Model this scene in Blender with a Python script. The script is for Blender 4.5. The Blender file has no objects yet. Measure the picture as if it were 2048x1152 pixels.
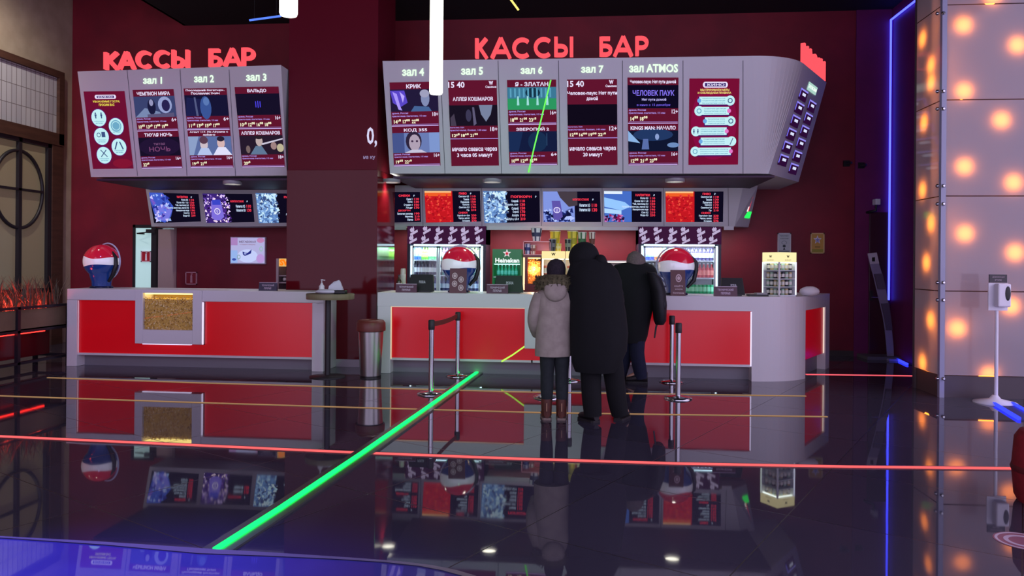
import bpy, math, random
from mathutils import Vector, Matrix, Quaternion
random.seed(7)
R = math.radians
V = Vector
scene = bpy.context.scene
col = scene.collection

# ------------------------------------------------------------------ camera
F, CX, CY, CAMH, YAW, ROLL = 1500.0, 1024.0, 525.0, 1.55, R(5.35), 0.008
_fw = V((-math.sin(YAW), math.cos(YAW), 0)); _r0 = V((math.cos(YAW), math.sin(YAW), 0)); _u0 = V((0, 0, 1))
_rt = _r0*math.cos(ROLL) + _u0*math.sin(ROLL)
_up = _u0*math.cos(ROLL) - _r0*math.sin(ROLL)
EYE = V((0, 0, CAMH))
cam = bpy.data.cameras.new('camera'); camo = bpy.data.objects.new('camera', cam); col.objects.link(camo)
camo.matrix_world = Matrix(((_rt.x, _up.x, -_fw.x, EYE.x), (_rt.y, _up.y, -_fw.y, EYE.y), (_rt.z, _up.z, -_fw.z, EYE.z), (0, 0, 0, 1)))
cam.sensor_width = 36; cam.lens = 36*F/2048; cam.shift_y = -(576-CY)/2048; cam.shift_x = 0
cam.clip_end = 200
scene.camera = camo
vs = scene.view_settings
vs.view_transform = 'Standard'; vs.look = 'None'; vs.gamma = 1; vs.use_curve_mapping = False; vs.exposure = 0.0

def S(r, g, b):
    f = lambda c: (c/255/12.92 if c <= 10 else ((c/255+.055)/1.055)**2.4)
    return (f(r), f(g), f(b))

# the open hall behind the camera: dim lavender ambience
w = bpy.data.worlds.new('hall_ambience'); scene.world = w; w.use_nodes = True
bg = w.node_tree.nodes['Background']; bg.inputs[0].default_value = (0.66, 0.58, 0.86, 1); bg.inputs[1].default_value = 2.5

def lamp(name, kind, loc, energy, color, parent=None, size=.1, target=None, spot=None, size_y=None, blend=.5):
    d = bpy.data.lights.new(name, kind); d.energy = energy; d.color = color
    if kind == 'AREA':
        d.size = size
        if size_y: d.shape = 'RECTANGLE'; d.size_y = size_y
    else: d.shadow_soft_size = size
    if kind == 'SPOT': d.spot_size = R(spot or 90); d.spot_blend = blend
    o = bpy.data.objects.new(name, d); col.objects.link(o)
    o.location = V(loc)
    if target is not None: o.rotation_euler = (V(target)-V(loc)).to_track_quat('-Z', 'Y').to_euler()
    if parent is not None:
        o.parent = parent; o.location = V(loc) - rootloc(parent)
    return o

# ------------------------------------------------------------------ helpers
def ray(px, py):
    return (_fw + _rt*((px-CX)/F) + _up*((CY-py)/F))
def onz(px, py, z=0.0):
    d = ray(px, py); return EYE + d*((z-CAMH)/d.z)
def ony(px, py, Y):
    d = ray(px, py); return EYE + d*(Y/d.y)
def onx(px, py, X):
    d = ray(px, py); return EYE + d*(X/d.x)
def onplane(px, py, p0, n, lift=0.0):
    n = V(n).normalized(); p = V(p0) + n*lift
    d = ray(px, py); return EYE + d*((p-EYE).dot(n)/d.dot(n))
def rootloc(o):
    while o.parent is not None: o = o.parent
    return V(o.location)

_mats = {}
def M(rgb, rough=.5, metal=0.0, spec=.5, es=0.0, ergb=None, alpha=None, coat=0.0, name=None):
    key = (rgb, rough, metal, spec, es, ergb, coat)
    if key in _mats: return _mats[key]
    m = bpy.data.materials.new(name or 'paint_%d_%d_%d' % rgb); m.use_nodes = True
    b = m.node_tree.nodes['Principled BSDF']; c = S(*rgb)
    b.inputs['Base Color'].default_value = (*c, 1); b.inputs['Roughness'].default_value = rough
    b.inputs['Metallic'].default_value = metal; b.inputs['Specular IOR Level'].default_value = spec
    b.inputs['Coat Weight'].default_value = coat; b.inputs['Coat Roughness'].default_value = .05
    if es:
        e = S(*(ergb or rgb)); b.inputs['Emission Color'].default_value = (*e, 1); b.inputs['Emission Strength'].default_value = es
    _mats[key] = m; return m
_em = {}
def E(rgb, s=1.0):
    k = (rgb, s)
    if k in _em: return _em[k]
    m = bpy.data.materials.new('glow_%d_%d_%d' % rgb); m.use_nodes = True; nt = m.node_tree
    nt.nodes.remove(nt.nodes['Principled BSDF'])
    e = nt.nodes.new('ShaderNodeEmission'); e.inputs[0].default_value = (*S(*rgb), 1); e.inputs[1].default_value = s
    nt.links.new(e.outputs[0], nt.nodes['Material Output'].inputs[0])
    _em[k] = m; return m
def noise_mat(name, c1, c2, scale=5, rough=.6, bump=0.0, detail=4, stretch=(1, 1, 1), spec=.4, metal=0):
    m = bpy.data.materials.new(name); m.use_nodes = True; nt = m.node_tree; b = nt.nodes['Principled BSDF']
    tc = nt.nodes.new('ShaderNodeTexCoord'); mp = nt.nodes.new('ShaderNodeMapping'); mp.inputs['Scale'].default_value = stretch
    n = nt.nodes.new('ShaderNodeTexNoise'); n.inputs['Scale'].default_value = scale; n.inputs['Detail'].default_value = detail
    r = nt.nodes.new('ShaderNodeValToRGB'); r.color_ramp.elements[0].position = .35; r.color_ramp.elements[1].position = .65
    r.color_ramp.elements[0].color = (*S(*c1), 1); r.color_ramp.elements[1].color = (*S(*c2), 1)
    L = nt.links.new
    L(tc.outputs['Object'], mp.inputs[0]); L(mp.outputs[0], n.inputs[0]); L(n.outputs[0], r.inputs[0]); L(r.outputs[0], b.inputs['Base Color'])
    b.inputs['Roughness'].default_value = rough; b.inputs['Specular IOR Level'].default_value = spec; b.inputs['Metallic'].default_value = metal
    if bump:
        bm = nt.nodes.new('ShaderNodeBump'); bm.inputs['Strength'].default_value = bump; bm.inputs['Distance'].default_value = .01
        L(n.outputs[0], bm.inputs['Height']); L(bm.outputs[0], b.inputs['Normal'])
    return m

def tag(o, label=None, cat=None, group=None, kind=None):
    if label: o['label'] = label
    if cat: o['category'] = cat
    if group: o['group'] = group
    if kind: o['kind'] = kind
    return o
def thing(name, label, cat, loc, group=None, rotz=0.0):
    o = bpy.data.objects.new(name, None); col.objects.link(o); o.empty_display_size = .1
    o.location = V(loc); o.rotation_euler = (0, 0, rotz)
    return tag(o, label, cat, group)

class MB:
    def __init__(s): s.v = []; s.f = []; s.mi = []; s.sm = []; s.mats = []
    def _m(s, m):
        if m not in s.mats: s.mats.append(m)
        return s.mats.index(m)
    def add(s, vs, fs, m, smooth=False):
        b = len(s.v); s.v += [V(p) for p in vs]; k = s._m(m)
        for f in fs: s.f.append([b+i for i in f]); s.mi.append(k); s.sm.append(smooth)
        return s
    def quad(s, a, b, c, d, m): return s.add([a, b, c, d], [(0, 1, 2, 3)], m)
    def box(s, x0, y0, z0, x1, y1, z1, m):
        x0, x1 = min(x0, x1), max(x0, x1); y0, y1 = min(y0, y1), max(y0, y1); z0, z1 = min(z0, z1), max(z0, z1)
        p = [(x0, y0, z0), (x1, y0, z0), (x1, y1, z0), (x0, y1, z0), (x0, y0, z1), (x1, y0, z1), (x1, y1, z1), (x0, y1, z1)]
        return s.add(p, [(3, 2, 1, 0), (4, 5, 6, 7), (0, 1, 5, 4), (1, 2, 6, 5), (2, 3, 7, 6), (3, 0, 4, 7)], m)
    def loft(s, rings, m, cap=True, smooth=True, closed=True):
        n = len(rings[0]); vs = [p for r in rings for p in r]; fs = []
        for i in range(len(rings)-1):
            for j in range(n if closed else n-1):
                k = (j+1) % n; fs.append((i*n+j, i*n+k, (i+1)*n+k, (i+1)*n+j))
        s.add(vs, fs, m, smooth)
        if cap and closed:
            s.add(rings[0], [tuple(range(n))[::-1]], m); s.add(rings[-1], [tuple(range(n))], m)
        return s
    def prism(s, poly, off, m):
        off = V(off); a = [V(p) for p in poly]
        return s.loft([a, [p+off for p in a]], m, smooth=False)
    def tube(s, pts, rad, m, n=8, flat=None, cap=True, smooth=True, ref=None):
        pts = [V(p) for p in pts]; rings = []
        if not isinstance(rad, (list, tuple)): rad = [rad]*len(pts)
        u = None
        for i, p in enumerate(pts):
            t = (pts[min(i+1, len(pts)-1)] - pts[max(i-1, 0)]).normalized()
            if u is None:
                r0 = V(ref) if ref else (V((0, 0, 1)) if abs(t.z) < .9 else V((1, 0, 0)))
                u = r0 - t*r0.dot(t)
            else: u = u - t*u.dot(t)
            u.normalize(); w_ = t.cross(u)
            a = rad[i]; ra, rb = a if isinstance(a, (tuple, list)) else (a, a*(flat or 1))
            rings.append([p + u*(ra*math.cos(2*math.pi*k/n)) + w_*(rb*math.sin(2*math.pi*k/n)) for k in range(n)])
        return s.loft(rings, m, cap, smooth)
    def lathe(s, prof, c, m, n=24, smooth=True, cap=True, sx=1, sy=1):
        c = V(c)
        return s.loft([[c + V((r*sx*math.cos(2*math.pi*k/n), r*sy*math.sin(2*math.pi*k/n), z)) for k in range(n)] for r, z in prof], m, cap, smooth)
    def ell(s, c, r, m, n=16, k=10, rot=None, noise=0):
        c = V(c); rings = []
        for i in range(k+1):
            a = math.pi*i/k - math.pi/2; rg = []
            for j in range(n):
                t = 2*math.pi*j/n; q = V((r[0]*math.cos(a)*math.cos(t), r[1]*math.cos(a)*math.sin(t), r[2]*math.sin(a)))
                if noise: q = q*(1+random.uniform(-noise, noise))
                if rot: q = rot @ q
                rg.append(c+q)
            rings.append(rg)
        rings[0] = [rings[0][0]]*n; rings[-1] = [rings[-1][0]]*n
        return s.loft(rings, m, False, True)
    def disc(s, c, r, m, n=24, normal=(0, 0, 1), thick=0.0):
        q = V((0, 0, 1)).rotation_difference(V(normal).normalized())
        p = [V(c) + q @ V((r*math.cos(2*math.pi*k/n), r*math.sin(2*math.pi*k/n), 0)) for k in range(n)]
        if thick: return s.prism(p, V(normal).normalized()*thick, m)
        return s.add(p, [tuple(range(n))], m)
    def build(s, name, parent=None, local=False, bevel=0.0, label=None, weld=False):
        me = bpy.data.meshes.new(name)
        off = V((0, 0, 0)) if (local or parent is None) else rootloc(parent)
        me.from_pydata([tuple(p-off) for p in s.v], [], s.f)
        for m in s.mats: me.materials.append(m)
        me.polygons.foreach_set('material_index', s.mi); me.polygons.foreach_set('use_smooth', s.sm)
        me.update()
        if weld:
            import bmesh
            b = bmesh.new(); b.from_mesh(me); bmesh.ops.remove_doubles(b, verts=b.verts, dist=1e-5)
            bmesh.ops.recalc_face_normals(b, faces=b.faces); b.to_mesh(me); b.free()
        o = bpy.data.objects.new(name, me); col.objects.link(o)
        if parent is not None: o.parent = parent
        if bevel:
            md = o.modifiers.new('edge', 'BEVEL'); md.width = bevel; md.segments = 2; md.limit_method = 'ANGLE'
        if label: o['label'] = label
        return o

def struct(mb, name, parent=None, **k):
    o = mb.build(name, parent, **k)
    if parent is None: o['kind'] = 'structure'
    return o
def single(mb, name, label, cat, group=None, kind=None, **k):   # a thing that is one mesh, origin at its base
    lo = V((min(p.x for p in mb.v)+max(p.x for p in mb.v), min(p.y for p in mb.v)+max(p.y for p in mb.v), 2*min(p.z for p in mb.v)))/2
    mb.v = [p-lo for p in mb.v]
    o = mb.build(name, None, **k); o.location = lo
    return tag(o, label, cat, group, kind)
def dup(root, loc, label=None, group=None, rotz=None):
    r = root.copy(); col.objects.link(r); r.location = V(loc)
    if rotz is not None: r.rotation_euler = (0, 0, rotz)
    if label: r['label'] = label
    if group: r['group'] = group
    for ch in list(root.children):
        c = ch.copy(); col.objects.link(c); c.parent = r
        for g in list(ch.children):
            d = g.copy(); col.objects.link(d); d.parent = c
    return r

# ---- lettering: glyph outlines fitted into a box
_txt = {}
def glyphs(s, bold=.02):
    k = (s, bold)
    if k in _txt: return _txt[k]
    c = bpy.data.curves.new('t', 'FONT'); c.body = s; c.resolution_u = 2; c.offset = bold; c.space_line = 1.1
    o = bpy.data.objects.new('t', c); me = o.to_mesh()
    vs_ = [(v.co.x, v.co.y) for v in me.vertices]; fs = [tuple(p.vertices) for p in me.polygons]
    o.to_mesh_clear(); bpy.data.objects.remove(o); bpy.data.curves.remove(c)
    x0 = min(v[0] for v in vs_); x1 = max(v[0] for v in vs_); y0 = min(v[1] for v in vs_); y1 = max(v[1] for v in vs_)
    _txt[k] = ([((x-x0)/(x1-x0), (y1-y)/(y1-y0)) for x, y in vs_], fs); return _txt[k]

class Canvas:
    """a flat face of a sign or screen; u to the right, v down, both 0..1"""
    def __init__(s, quad3, n): s.q = [V(p) for p in quad3]; s.n = V(n).normalized(); s.cut = None
    def pt(s, u, v, lift=0.0):
        a, b, c, d = s.q
        return (a*(1-u)+b*u)*(1-v) + (d*(1-u)+c*u)*v + s.n*lift
    def rect(s, mb, u0, v0, u1, v1, m, l=.002): mb.quad(s.pt(u0, v1, l), s.pt(u1, v1, l), s.pt(u1, v0, l), s.pt(u0, v0, l), m)
    def poly(s, mb, ps, m, l=.002):
        p = [s.pt(u, v, l) for u, v in ps]; mb.add(p, [tuple(range(len(p)))[::-1]], m)
    def circ(s, mb, u, v, ru, rv, m, l=.002, n=22):
        s.poly(mb, [(u+ru*math.cos(2*math.pi*k/n), v+rv*math.sin(2*math.pi*k/n)) for k in range(n)], m, l)
    def ring(s, mb, u, v, ru, rv, t, m, l=.002, n=20):
        for k in range(n):
            a, b = 2*math.pi*k/n, 2*math.pi*(k+1)/n
            s.poly(mb, [(u+ru*math.cos(a), v+rv*math.sin(a)), (u+ru*math.cos(b), v+rv*math.sin(b)), (u+ru*(1-t)*math.cos(b), v+rv*(1-t)*math.sin(b)), (u+ru*(1-t)*math.cos(a), v+rv*(1-t)*math.sin(a))], m, l)
    def text(s, mb, t, u0, v0, u1, v1, m, l=.004, bold=.02):
        vs_, fs = glyphs(t, bold)
        mb.add([s.pt(u0+x*(u1-u0), v0+y*(v1-v0), l) for x, y in vs_], fs, m)
    def line(s, mb, u0, v0, u1, v1, t, m, l=.003, asp=1.0):
        dx, dy = u1-u0, (v1-v0)*asp; L = math.hypot(dx, dy) or 1; nx, ny = -dy/L*t/2, dx/L*t/2/asp
        s.poly(mb, [(u0+nx, v0+ny), (u1+nx, v1+ny), (u1-nx, v1-ny), (u0-nx, v0-ny)], m, l)
    def shapes(s, mb, lst, box, l=.003):
        """shape list inside a sub-box of the canvas"""
        a, b, c, d = box; U = lambda u: a+u*(c-a); W = lambda v: b+v*(d-b)
        for i, q in enumerate(lst):
            m = E(q[-1]); l2 = l+i*.0003
            if q[0] == 'r': s.rect(mb, U(q[1]), W(q[2]), U(q[3]), W(q[4]), m, l2)
            elif q[0] == 'c': s.circ(mb, U(q[1]), W(q[2]), q[3]*(c-a), q[4]*(d-b), m, l2, 16)
            elif q[0] == 'p': s.poly(mb, [(U(x), W(y)) for x, y in q[1]], m, l2)
            elif q[0] == 't': s.text(mb, q[1], U(q[2]), W(q[3]), U(q[4]), W(q[5]), m, l2)

# ------------------------------------------------------------------ materials of the place
RED = noise_mat('red_wall_paint', (112, 22, 40), (128, 26, 44), scale=1.5, rough=.55)
RED_GLOSS = M((92, 14, 24), rough=.09, spec=.16, name='red_lacquer')
BEIGE = noise_mat('beige_plaster', (168, 150, 128), (182, 164, 142), scale=3, rough=.8, bump=.05)
BLACKC = M((16, 15, 20), rough=.9, name='black_ceiling_paint')
WHITE = M((214, 210, 214), rough=.35, name='white_laminate')
WHITEB = M((200, 200, 206), rough=.4, name='white_board_laminate')
GREYB = M((120, 118, 128), rough=.4, name='grey_laminate')
BLACK = M((14, 14, 18), rough=.45, name='black_plastic')
DARK = M((34, 30, 36), rough=.5, name='dark_metal')
CHROME = M((190, 190, 196), rough=.14, metal=1.0, name='polished_steel')
STEEL = M((176, 172, 172), rough=.30, metal=1.0, name='brushed_steel')
BROWNW = noise_mat('brown_wood', (70, 44, 34), (84, 54, 42), scale=2, rough=.6, stretch=(1, 1, 8))
YB = 13.3      # the back wall
XL = -9.6      # the left wall
ZC = 5.9

# ---- floor: glossy dark stone tiles with fine joints
def floor_mat():
    m = bpy.data.materials.new('glossy_dark_tiles'); m.use_nodes = True; nt = m.node_tree; L = nt.links.new
    b = nt.nodes['Principled BSDF']; tc = nt.nodes.new('ShaderNodeTexCoord')
    mp = nt.nodes.new('ShaderNodeMapping'); mp.inputs['Rotation'].default_value = (0, 0, R(29))
    br = nt.nodes.new('ShaderNodeTexBrick'); br.offset = 0; br.inputs['Scale'].default_value = 1; br.inputs['Brick Width'].default_value = 1.2
    br.inputs['Row Height'].default_value = 1.2; br.inputs['Mortar Size'].default_value = .004; br.inputs['Mortar Smooth'].default_value = .1
    br.inputs['Color1'].default_value = (*S(66, 62, 78), 1); br.inputs['Color2'].default_value = (*S(60, 57, 72), 1); br.inputs['Mortar'].default_value = (*S(30, 28, 34), 1)
    n = nt.nodes.new('ShaderNodeTexNoise'); n.inputs['Scale'].default_value = 2.2; n.inputs['Detail'].default_value = 6
    mr = nt.nodes.new('ShaderNodeMapRange'); mr.inputs[1].default_value = .3; mr.inputs[2].default_value = .8; mr.inputs[3].default_value = .012; mr.inputs[4].default_value = .055
    ma = nt.nodes.new('ShaderNodeMath'); ma.operation = 'ADD'
    L(tc.outputs['Object'], mp.inputs[0]); L(mp.outputs[0], br.inputs[0]); L(br.outputs[0], b.inputs['Base Color'])
    L(tc.outputs['Object'], n.inputs[0]); L(n.outputs[0], mr.inputs[0]); L(mr.outputs[0], ma.inputs[0])
    mo = nt.nodes.new('ShaderNodeMath'); mo.operation = 'MULTIPLY'; mo.inputs[1].default_value = .3
    L(br.outputs['Fac'], mo.inputs[0]); L(mo.outputs[0], ma.inputs[1]); L(ma.outputs[0], b.inputs['Roughness'])
    n2 = nt.nodes.new('ShaderNodeTexNoise'); n2.inputs['Scale'].default_value = 1.1
    bm = nt.nodes.new('ShaderNodeBump'); bm.inputs['Strength'].default_value = .022; bm.inputs['Distance'].default_value = .02
    L(tc.outputs['Object'], n2.inputs[0]); L(n2.outputs[0], bm.inputs['Height']); L(bm.outputs[0], b.inputs['Normal'])
    b.inputs['Specular IOR Level'].default_value = .42
    return m
mb = MB(); mb.box(-11, -1.5, -.12, 9, YB+.3, 0, floor_mat()); struct(mb, 'floor')
# ---- back wall, with a doorway on the left (behind the counter)
DX0, DX1 = ony(272, 520, YB).x, ony(352, 520, YB).x
DZ1 = ony(300, 455, YB).z
XR = ony(1779, 500, YB).x
mb = MB()
mb.box(XL-.2, YB, 0, DX0, YB+.25, 7.4, RED); mb.box(DX1, YB, 0, XR, YB+.25, 7.4, RED); mb.box(DX0, YB, DZ1, DX1, YB+.25, 7.4, RED)
struct(mb, 'wall_back')
xm = ony(311, 520, YB).x
# the lit room behind the doorway
mb = MB(); lt = M((206, 226, 226), rough=.6)
mb.box(DX0-.5, YB+1.25, 0, DX1+.6, YB+1.35, 2.8, lt); mb.box(DX0-.5, YB+.25, 0, DX0-.4, YB+1.25, 2.8, lt); mb.box(DX1+.5, YB+.25, 0, DX1+.6, YB+1.25, 2.8, lt); mb.box(DX0-.5, YB+.25, 2.8, DX1+.6, YB+1.35, 2.9, lt)
struct(mb, 'wall_storeroom')
lamp('storeroom_lamp', 'AREA', (xm-.2, YB+.27, DZ1+.25), 8, (.78, 1, 1), None, .5, (xm-.2, YB+.42, .6), None, .06)
# door: white leaf, the room's light put in as glow, and the casing
xm = ony(311, 520, YB).x
d1 = bpy.data.objects.new('door_1', None); col.objects.link(d1); d1['kind'] = 'structure'; d1.location = (xm, YB, 0)
mb = MB(); mb.box(DX0, YB-.012, .01, xm-.07, YB+.03, DZ1-.01, M((180, 206, 208), rough=.35, es=.55, ergb=(190, 232, 232), name='white_door_with_glow')); mb.build('door_leaf', d1)
mb = MB(); mb.box(xm-.07, YB-.03, 0, xm+.02, YB+.2, DZ1, DARK); mb.box(DX0-.05, YB-.03, 0, DX0, YB, DZ1+.05, DARK); mb.box(DX0-.05, YB-.03, DZ1, xm, YB+.2, DZ1+.05, DARK); mb.build('door_frame', d1)

mb = MB(); a = ony(300, 464, YB-.05); mb.box(a.x-.07, YB-.07, a.z-.02, a.x+.10, YB-.013, a.z+.05, DARK); mb.tube([a+V((0, -.02, 0)), a+V((-.22, -.06, -.03)), a+V((-.05, -.1, -.04))], .012, DARK); mb.build('door_closer', d1)
door2 = bpy.data.objects.new('door_2', None); col.objects.link(door2); door2['kind'] = 'structure'; door2.location = ((xm+DX1)/2, YB, 0)
mb = MB(); mb.box(xm+.03, YB+.03, 0, DX1-.02, YB+.08, DZ1-.03, M((176, 150, 150), rough=.5)); mb.build('door_leaf', door2, bevel=.004)
mb = MB()
mb.box(DX1-.03, YB-.02, 0, DX1+.015, YB+.05, DZ1, M((150, 120, 124), rough=.5)); mb.build('door_frame', door2)
# ---- left wall with its tiled panel and round-patterned windows
mb = MB(); mb.box(XL-.25, -1.5, 0, XL, YB, 7.4, BEIGE); struct(mb, 'wall_left')
def tile_mat():
    m = bpy.data.materials.new('white_glazed_tiles'); m.use_nodes = True; nt = m.node_tree; L = nt.links.new; b = nt.nodes['Principled BSDF']
    tc = nt.nodes.new('ShaderNodeTexCoord'); sx = nt.nodes.new('ShaderNodeSeparateXYZ'); cx = nt.nodes.new('ShaderNodeCombineXYZ')
    br = nt.nodes.new('ShaderNodeTexBrick'); br.offset = 0; br.inputs['Scale'].default_value = 1; br.inputs['Brick Width'].default_value = .11; br.inputs['Row Height'].default_value = .33
    br.inputs['Mortar Size'].default_value = .006; br.inputs['Color1'].default_value = (*S(196, 194, 198), 1); br.inputs['Color2'].default_value = (*S(176, 174, 182), 1); br.inputs['Mortar'].default_value = (*S(120, 112, 112), 1)
    L(tc.outputs['Object'], sx.inputs[0]); L(sx.outputs['Y'], cx.inputs['X']); L(sx.outputs['Z'], cx.inputs['Y']); L(cx.outputs[0], br.inputs[0]); L(br.outputs[0], b.inputs['Base Color'])
    b.inputs['Roughness'].default_value = .2
    return m
pY = onx(118, 200, XL).y; yA = onx(-260, 300, XL).y
zt0, zt1 = onx(118, 146, XL).z, onx(118, 270, XL).z
t1 = bpy.data.objects.new('trim_1', None); col.objects.link(t1); t1['kind'] = 'structure'; t1.location = (XL, pY, zt1)
mb = MB(); mb.box(XL, yA, zt1, XL+.05, pY-.12, zt0-.1, tile_mat()); mb.build('tile_panel', t1)
mb = MB(); mb.box(XL, yA, zt0-.12, XL+.11, pY, zt0, BROWNW); mb.box(XL, pY-.13, zt1-.2, XL+.11, pY, zt0-.12, BROWNW); mb.box(XL, yA, zt1-.22, XL+.11, pY, zt1, BROWNW); mb.box(XL, pY-.28, 0, XL+.10, pY, zt1-.22, BROWNW); mb.build('wood_surround', t1)
glassy = M((150, 138, 112), rough=.25, es=.05, ergb=(196, 176, 130))
wz0, wz1 = .95, zt1-.22
for k in range(3):
    y1 = pY-.28-k*1.62; y0 = y1-1.5
    wn = bpy.data.objects.new('window_%d' % (k+1), None); col.objects.link(wn); wn['kind'] = 'structure'; wn.location = (XL, (y0+y1)/2, wz0)
    mb = MB(); mb.box(XL+.005, y0, wz0, XL+.02, y1, wz1, glassy); mb.build('glass_pane', wn)
    mb = MB(); yc = (y0+y1)/2; zc = onx(60, 382, XL).z; rr = .56
    for (a, b, c, d) in ((y0, wz0, y0+.09, wz1), (y1-.09, wz0, y1, wz1), (y0, wz1-.07, y1, wz1), (y0, wz0, y1, wz0+.08), (yc-.035, wz0, yc+.035, wz1), (yc-rr, zc-.02, yc+rr, zc+.02)):
        mb.box(XL+.02, a, b, XL+.08, c, d, DARK)
    mb.tube([(XL+.05, yc+rr*math.cos(2*math.pi*i/40), zc+.66*math.sin(2*math.pi*i/40)) for i in range(41)], .03, DARK, n=6)
    mb.build('window_frame', wn)
# ---- ceiling, the high part on the left and the low black one
mb = MB(); mb.box(-7.4, -1.5, ZC, XR+1.5, YB, ZC+.2, BLACKC); mb.box(XL-.2, -1.5, 7.4, -7.4, YB+.3, 7.5, BLACKC); mb.box(-7.4, -1.5, ZC, -7.35, YB, 7.45, BLACKC); struct(mb, 'ceiling')
# ---- right: corridor wall, the dark door in its recess, the wall of back-lit panels
PURPLE = noise_mat('plum_wall_paint', (104, 24, 80), (114, 28, 86), scale=2, rough=.5)
mb = MB(); mb.box(XR, 9.6, 0, XR+.2, YB+.25, ZC, PURPLE); struct(mb, 'wall_corridor')
XD = ony(1708, 500, YB).x
d3 = bpy.data.objects.new('door_3', None); col.objects.link(d3); d3['kind'] = 'structure'; d3.location = ((XD+XR)/2, YB, 0)
mb = MB(); mb.box(XD, YB-.03, 0, XR, YB-.001, ZC, PURPLE); mb.build('recess_panel', d3)
zd = ony(1745, 425, YB).z
mb = MB(); mb.box(ony(1736, 500, YB).x, YB-.07, .02, XR-.03, YB-.03, zd, M((60, 10, 34), rough=.4)); mb.build('door_leaf', d3, bevel=.005)
mb = MB(); a = ony(1740, 595, YB-.1); mb.box(a.x, YB-.1, a.z-.05, a.x+.05, YB-.07, a.z+.12, DARK); mb.tube([a+V((.02, -.01, 0)), a+V((.16, -.01, 0))], .012, CHROME); mb.build('door_handle', d3)
mb = MB(); mb.box(XD+.05, YB-.5, 0, XR, YB-.03, .05, M((90, 84, 92), rough=.5)); struct(mb, 'trim_2')
mb = MB(); mb.box(ony(1640, 500, YB).x, YB-.02, 0, XD, YB, .09, M((60, 50, 54), rough=.5)); struct(mb, 'baseboard_back')
# back-lit wall
YG = 9.27; XG = ony(1880, 700, YG).x; YG2 = onx(1829, 700, XG).y; XG2 = 8.4
def frosted():
    m = bpy.data.materials.new('frosted_backlit_panel'); m.use_nodes = True; nt = m.node_tree; L = nt.links.new; nt.nodes.remove(nt.nodes['Principled BSDF'])
    t = nt.nodes.new('ShaderNodeBsdfTranslucent'); t.inputs[0].default_value = (.9, .82, .78, 1)
    d = nt.nodes.new('ShaderNodeBsdfDiffuse'); d.inputs[0].default_value = (*S(172, 166, 178), 1)
    g = nt.nodes.new('ShaderNodeBsdfGlossy'); g.inputs['Roughness'].default_value = .06; f = nt.nodes.new('ShaderNodeFresnel'); f.inputs[0].default_value = 1.4
    m1 = nt.nodes.new('ShaderNodeMixShader'); m1.inputs[0].default_value = .45; m2 = nt.nodes.new('ShaderNodeMixShader')
    e = nt.nodes.new('ShaderNodeEmission'); e.inputs[0].default_value = (*S(196, 170, 196), 1); e.inputs[1].default_value = .04; ad = nt.nodes.new('ShaderNodeAddShader')
    L(d.outputs[0], m1.inputs[1]); L(t.outputs[0], m1.inputs[2]); L(f.outputs[0], m2.inputs[0]); L(m1.outputs[0], m2.inputs[1]); L(g.outputs[0], m2.inputs[2])
    L(m2.outputs[0], ad.inputs[0]); L(e.outputs[0], ad.inputs[1]); L(ad.outputs[0], nt.nodes['Material Output'].inputs[0])
    return m
FROST = frosted()
wr = bpy.data.objects.new('wall_right', None); col.objects.link(wr); wr['kind'] = 'structure'; wr.location = (XG, YG, 0)
seams = [ony(1890, y, YG).z for y in (800, 582, 392, 200, 10, -180)]; seams[0] = .26
seams[-1] = ZC
for i in range(len(seams)-1):
    z0, z1 = seams[i]+.006, seams[i+1]-.006
    mb = MB(); mb.quad((XG+.05, YG, z0), (XG2, YG, z0), (XG2, YG, z1), (XG+.05, YG, z1), FROST)
    mb.build('panel', wr)
    mb = MB(); mb.quad((XG, YG2, z0), (XG, YG+.05, z0), (XG, YG+.05, z1), (XG, YG2, z1), FROST); mb.build('panel', wr)
mb = MB(); mb.box(XG-.004, YG-.004, .0, XG+.05, YG+.05, ZC, M((150, 150, 176), rough=.25)); mb.build('corner_post', wr)
mb = MB(); mb.box(XG+.05, YG+.02, 0, XG2, YG+.10, .255, M((70, 58, 66), rough=.4)); mb.box(XG+.02, YG+.05, 0, XG+.09, YG2, .255, M((84, 70, 66), rough=.4)); mb.build('plinth', wr)
mb = MB(); bk = M((74, 62, 68), rough=.8); mb.box(XG+.05, YG+.24, .2, XG2, YG+.28, ZC, bk); mb.box(XG+.24, YG+.28, .2, XG+.28, YG2+.3, ZC, bk); mb.box(XG, YG2, 0, XG+.28, YG2+.06, ZC, bk); mb.build('backing', wr)
BULB = E((255, 140, 44), 9.5)
for (px, py) in [(1927, 50), (2035, 90), (1928, 182), (2003, 240), (1929, 333), (2027, 365), (1930, 467), (2030, 505), (1915, 657), (2022, 612), (1978, 750), (1985, -8), (2110, 180), (2120, 440)]:
    p = ony(px, py, YG); mb = MB(); mb.disc(p+V((0, .06, 0)), .088, BULB, 20, (0, -1, 0), .01); mb.build('round_lamp', wr)
for (px, py) in [(1862, 130), (1845, 78), (1862, 165), (1848, 245), (1845, 380), (1862, 447), (1853, 525), (1861, 640), (1845, 725)]:
    p = onx(px, py, XG); mb = MB(); mb.disc(p+V((.06, 0, 0)), .088, BULB, 20, (-1, 0, 0), .01); mb.build('round_lamp', wr)
for py in (27, 183, 218, 372, 408, 565, 600, 757):
    p = ony(1886, py, YG); mb = MB(); mb.lathe([(.022, 0), (.022, .02), (.012, .03)], (0, 0, 0), CHROME, 12); mb.v = [V((q.x, -q.z, q.y))+p for q in mb.v]; mb.build('standoff_bolt', wr)
    p = onx(1877, py, XG); mb = MB(); mb.lathe([(.022, 0), (.022, .02), (.012, .03)], (0, 0, 0), CHROME, 12); mb.v = [V((-q.z, q.y, q.x))+p for q in mb.v]; mb.build('standoff_bolt', wr)
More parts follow.
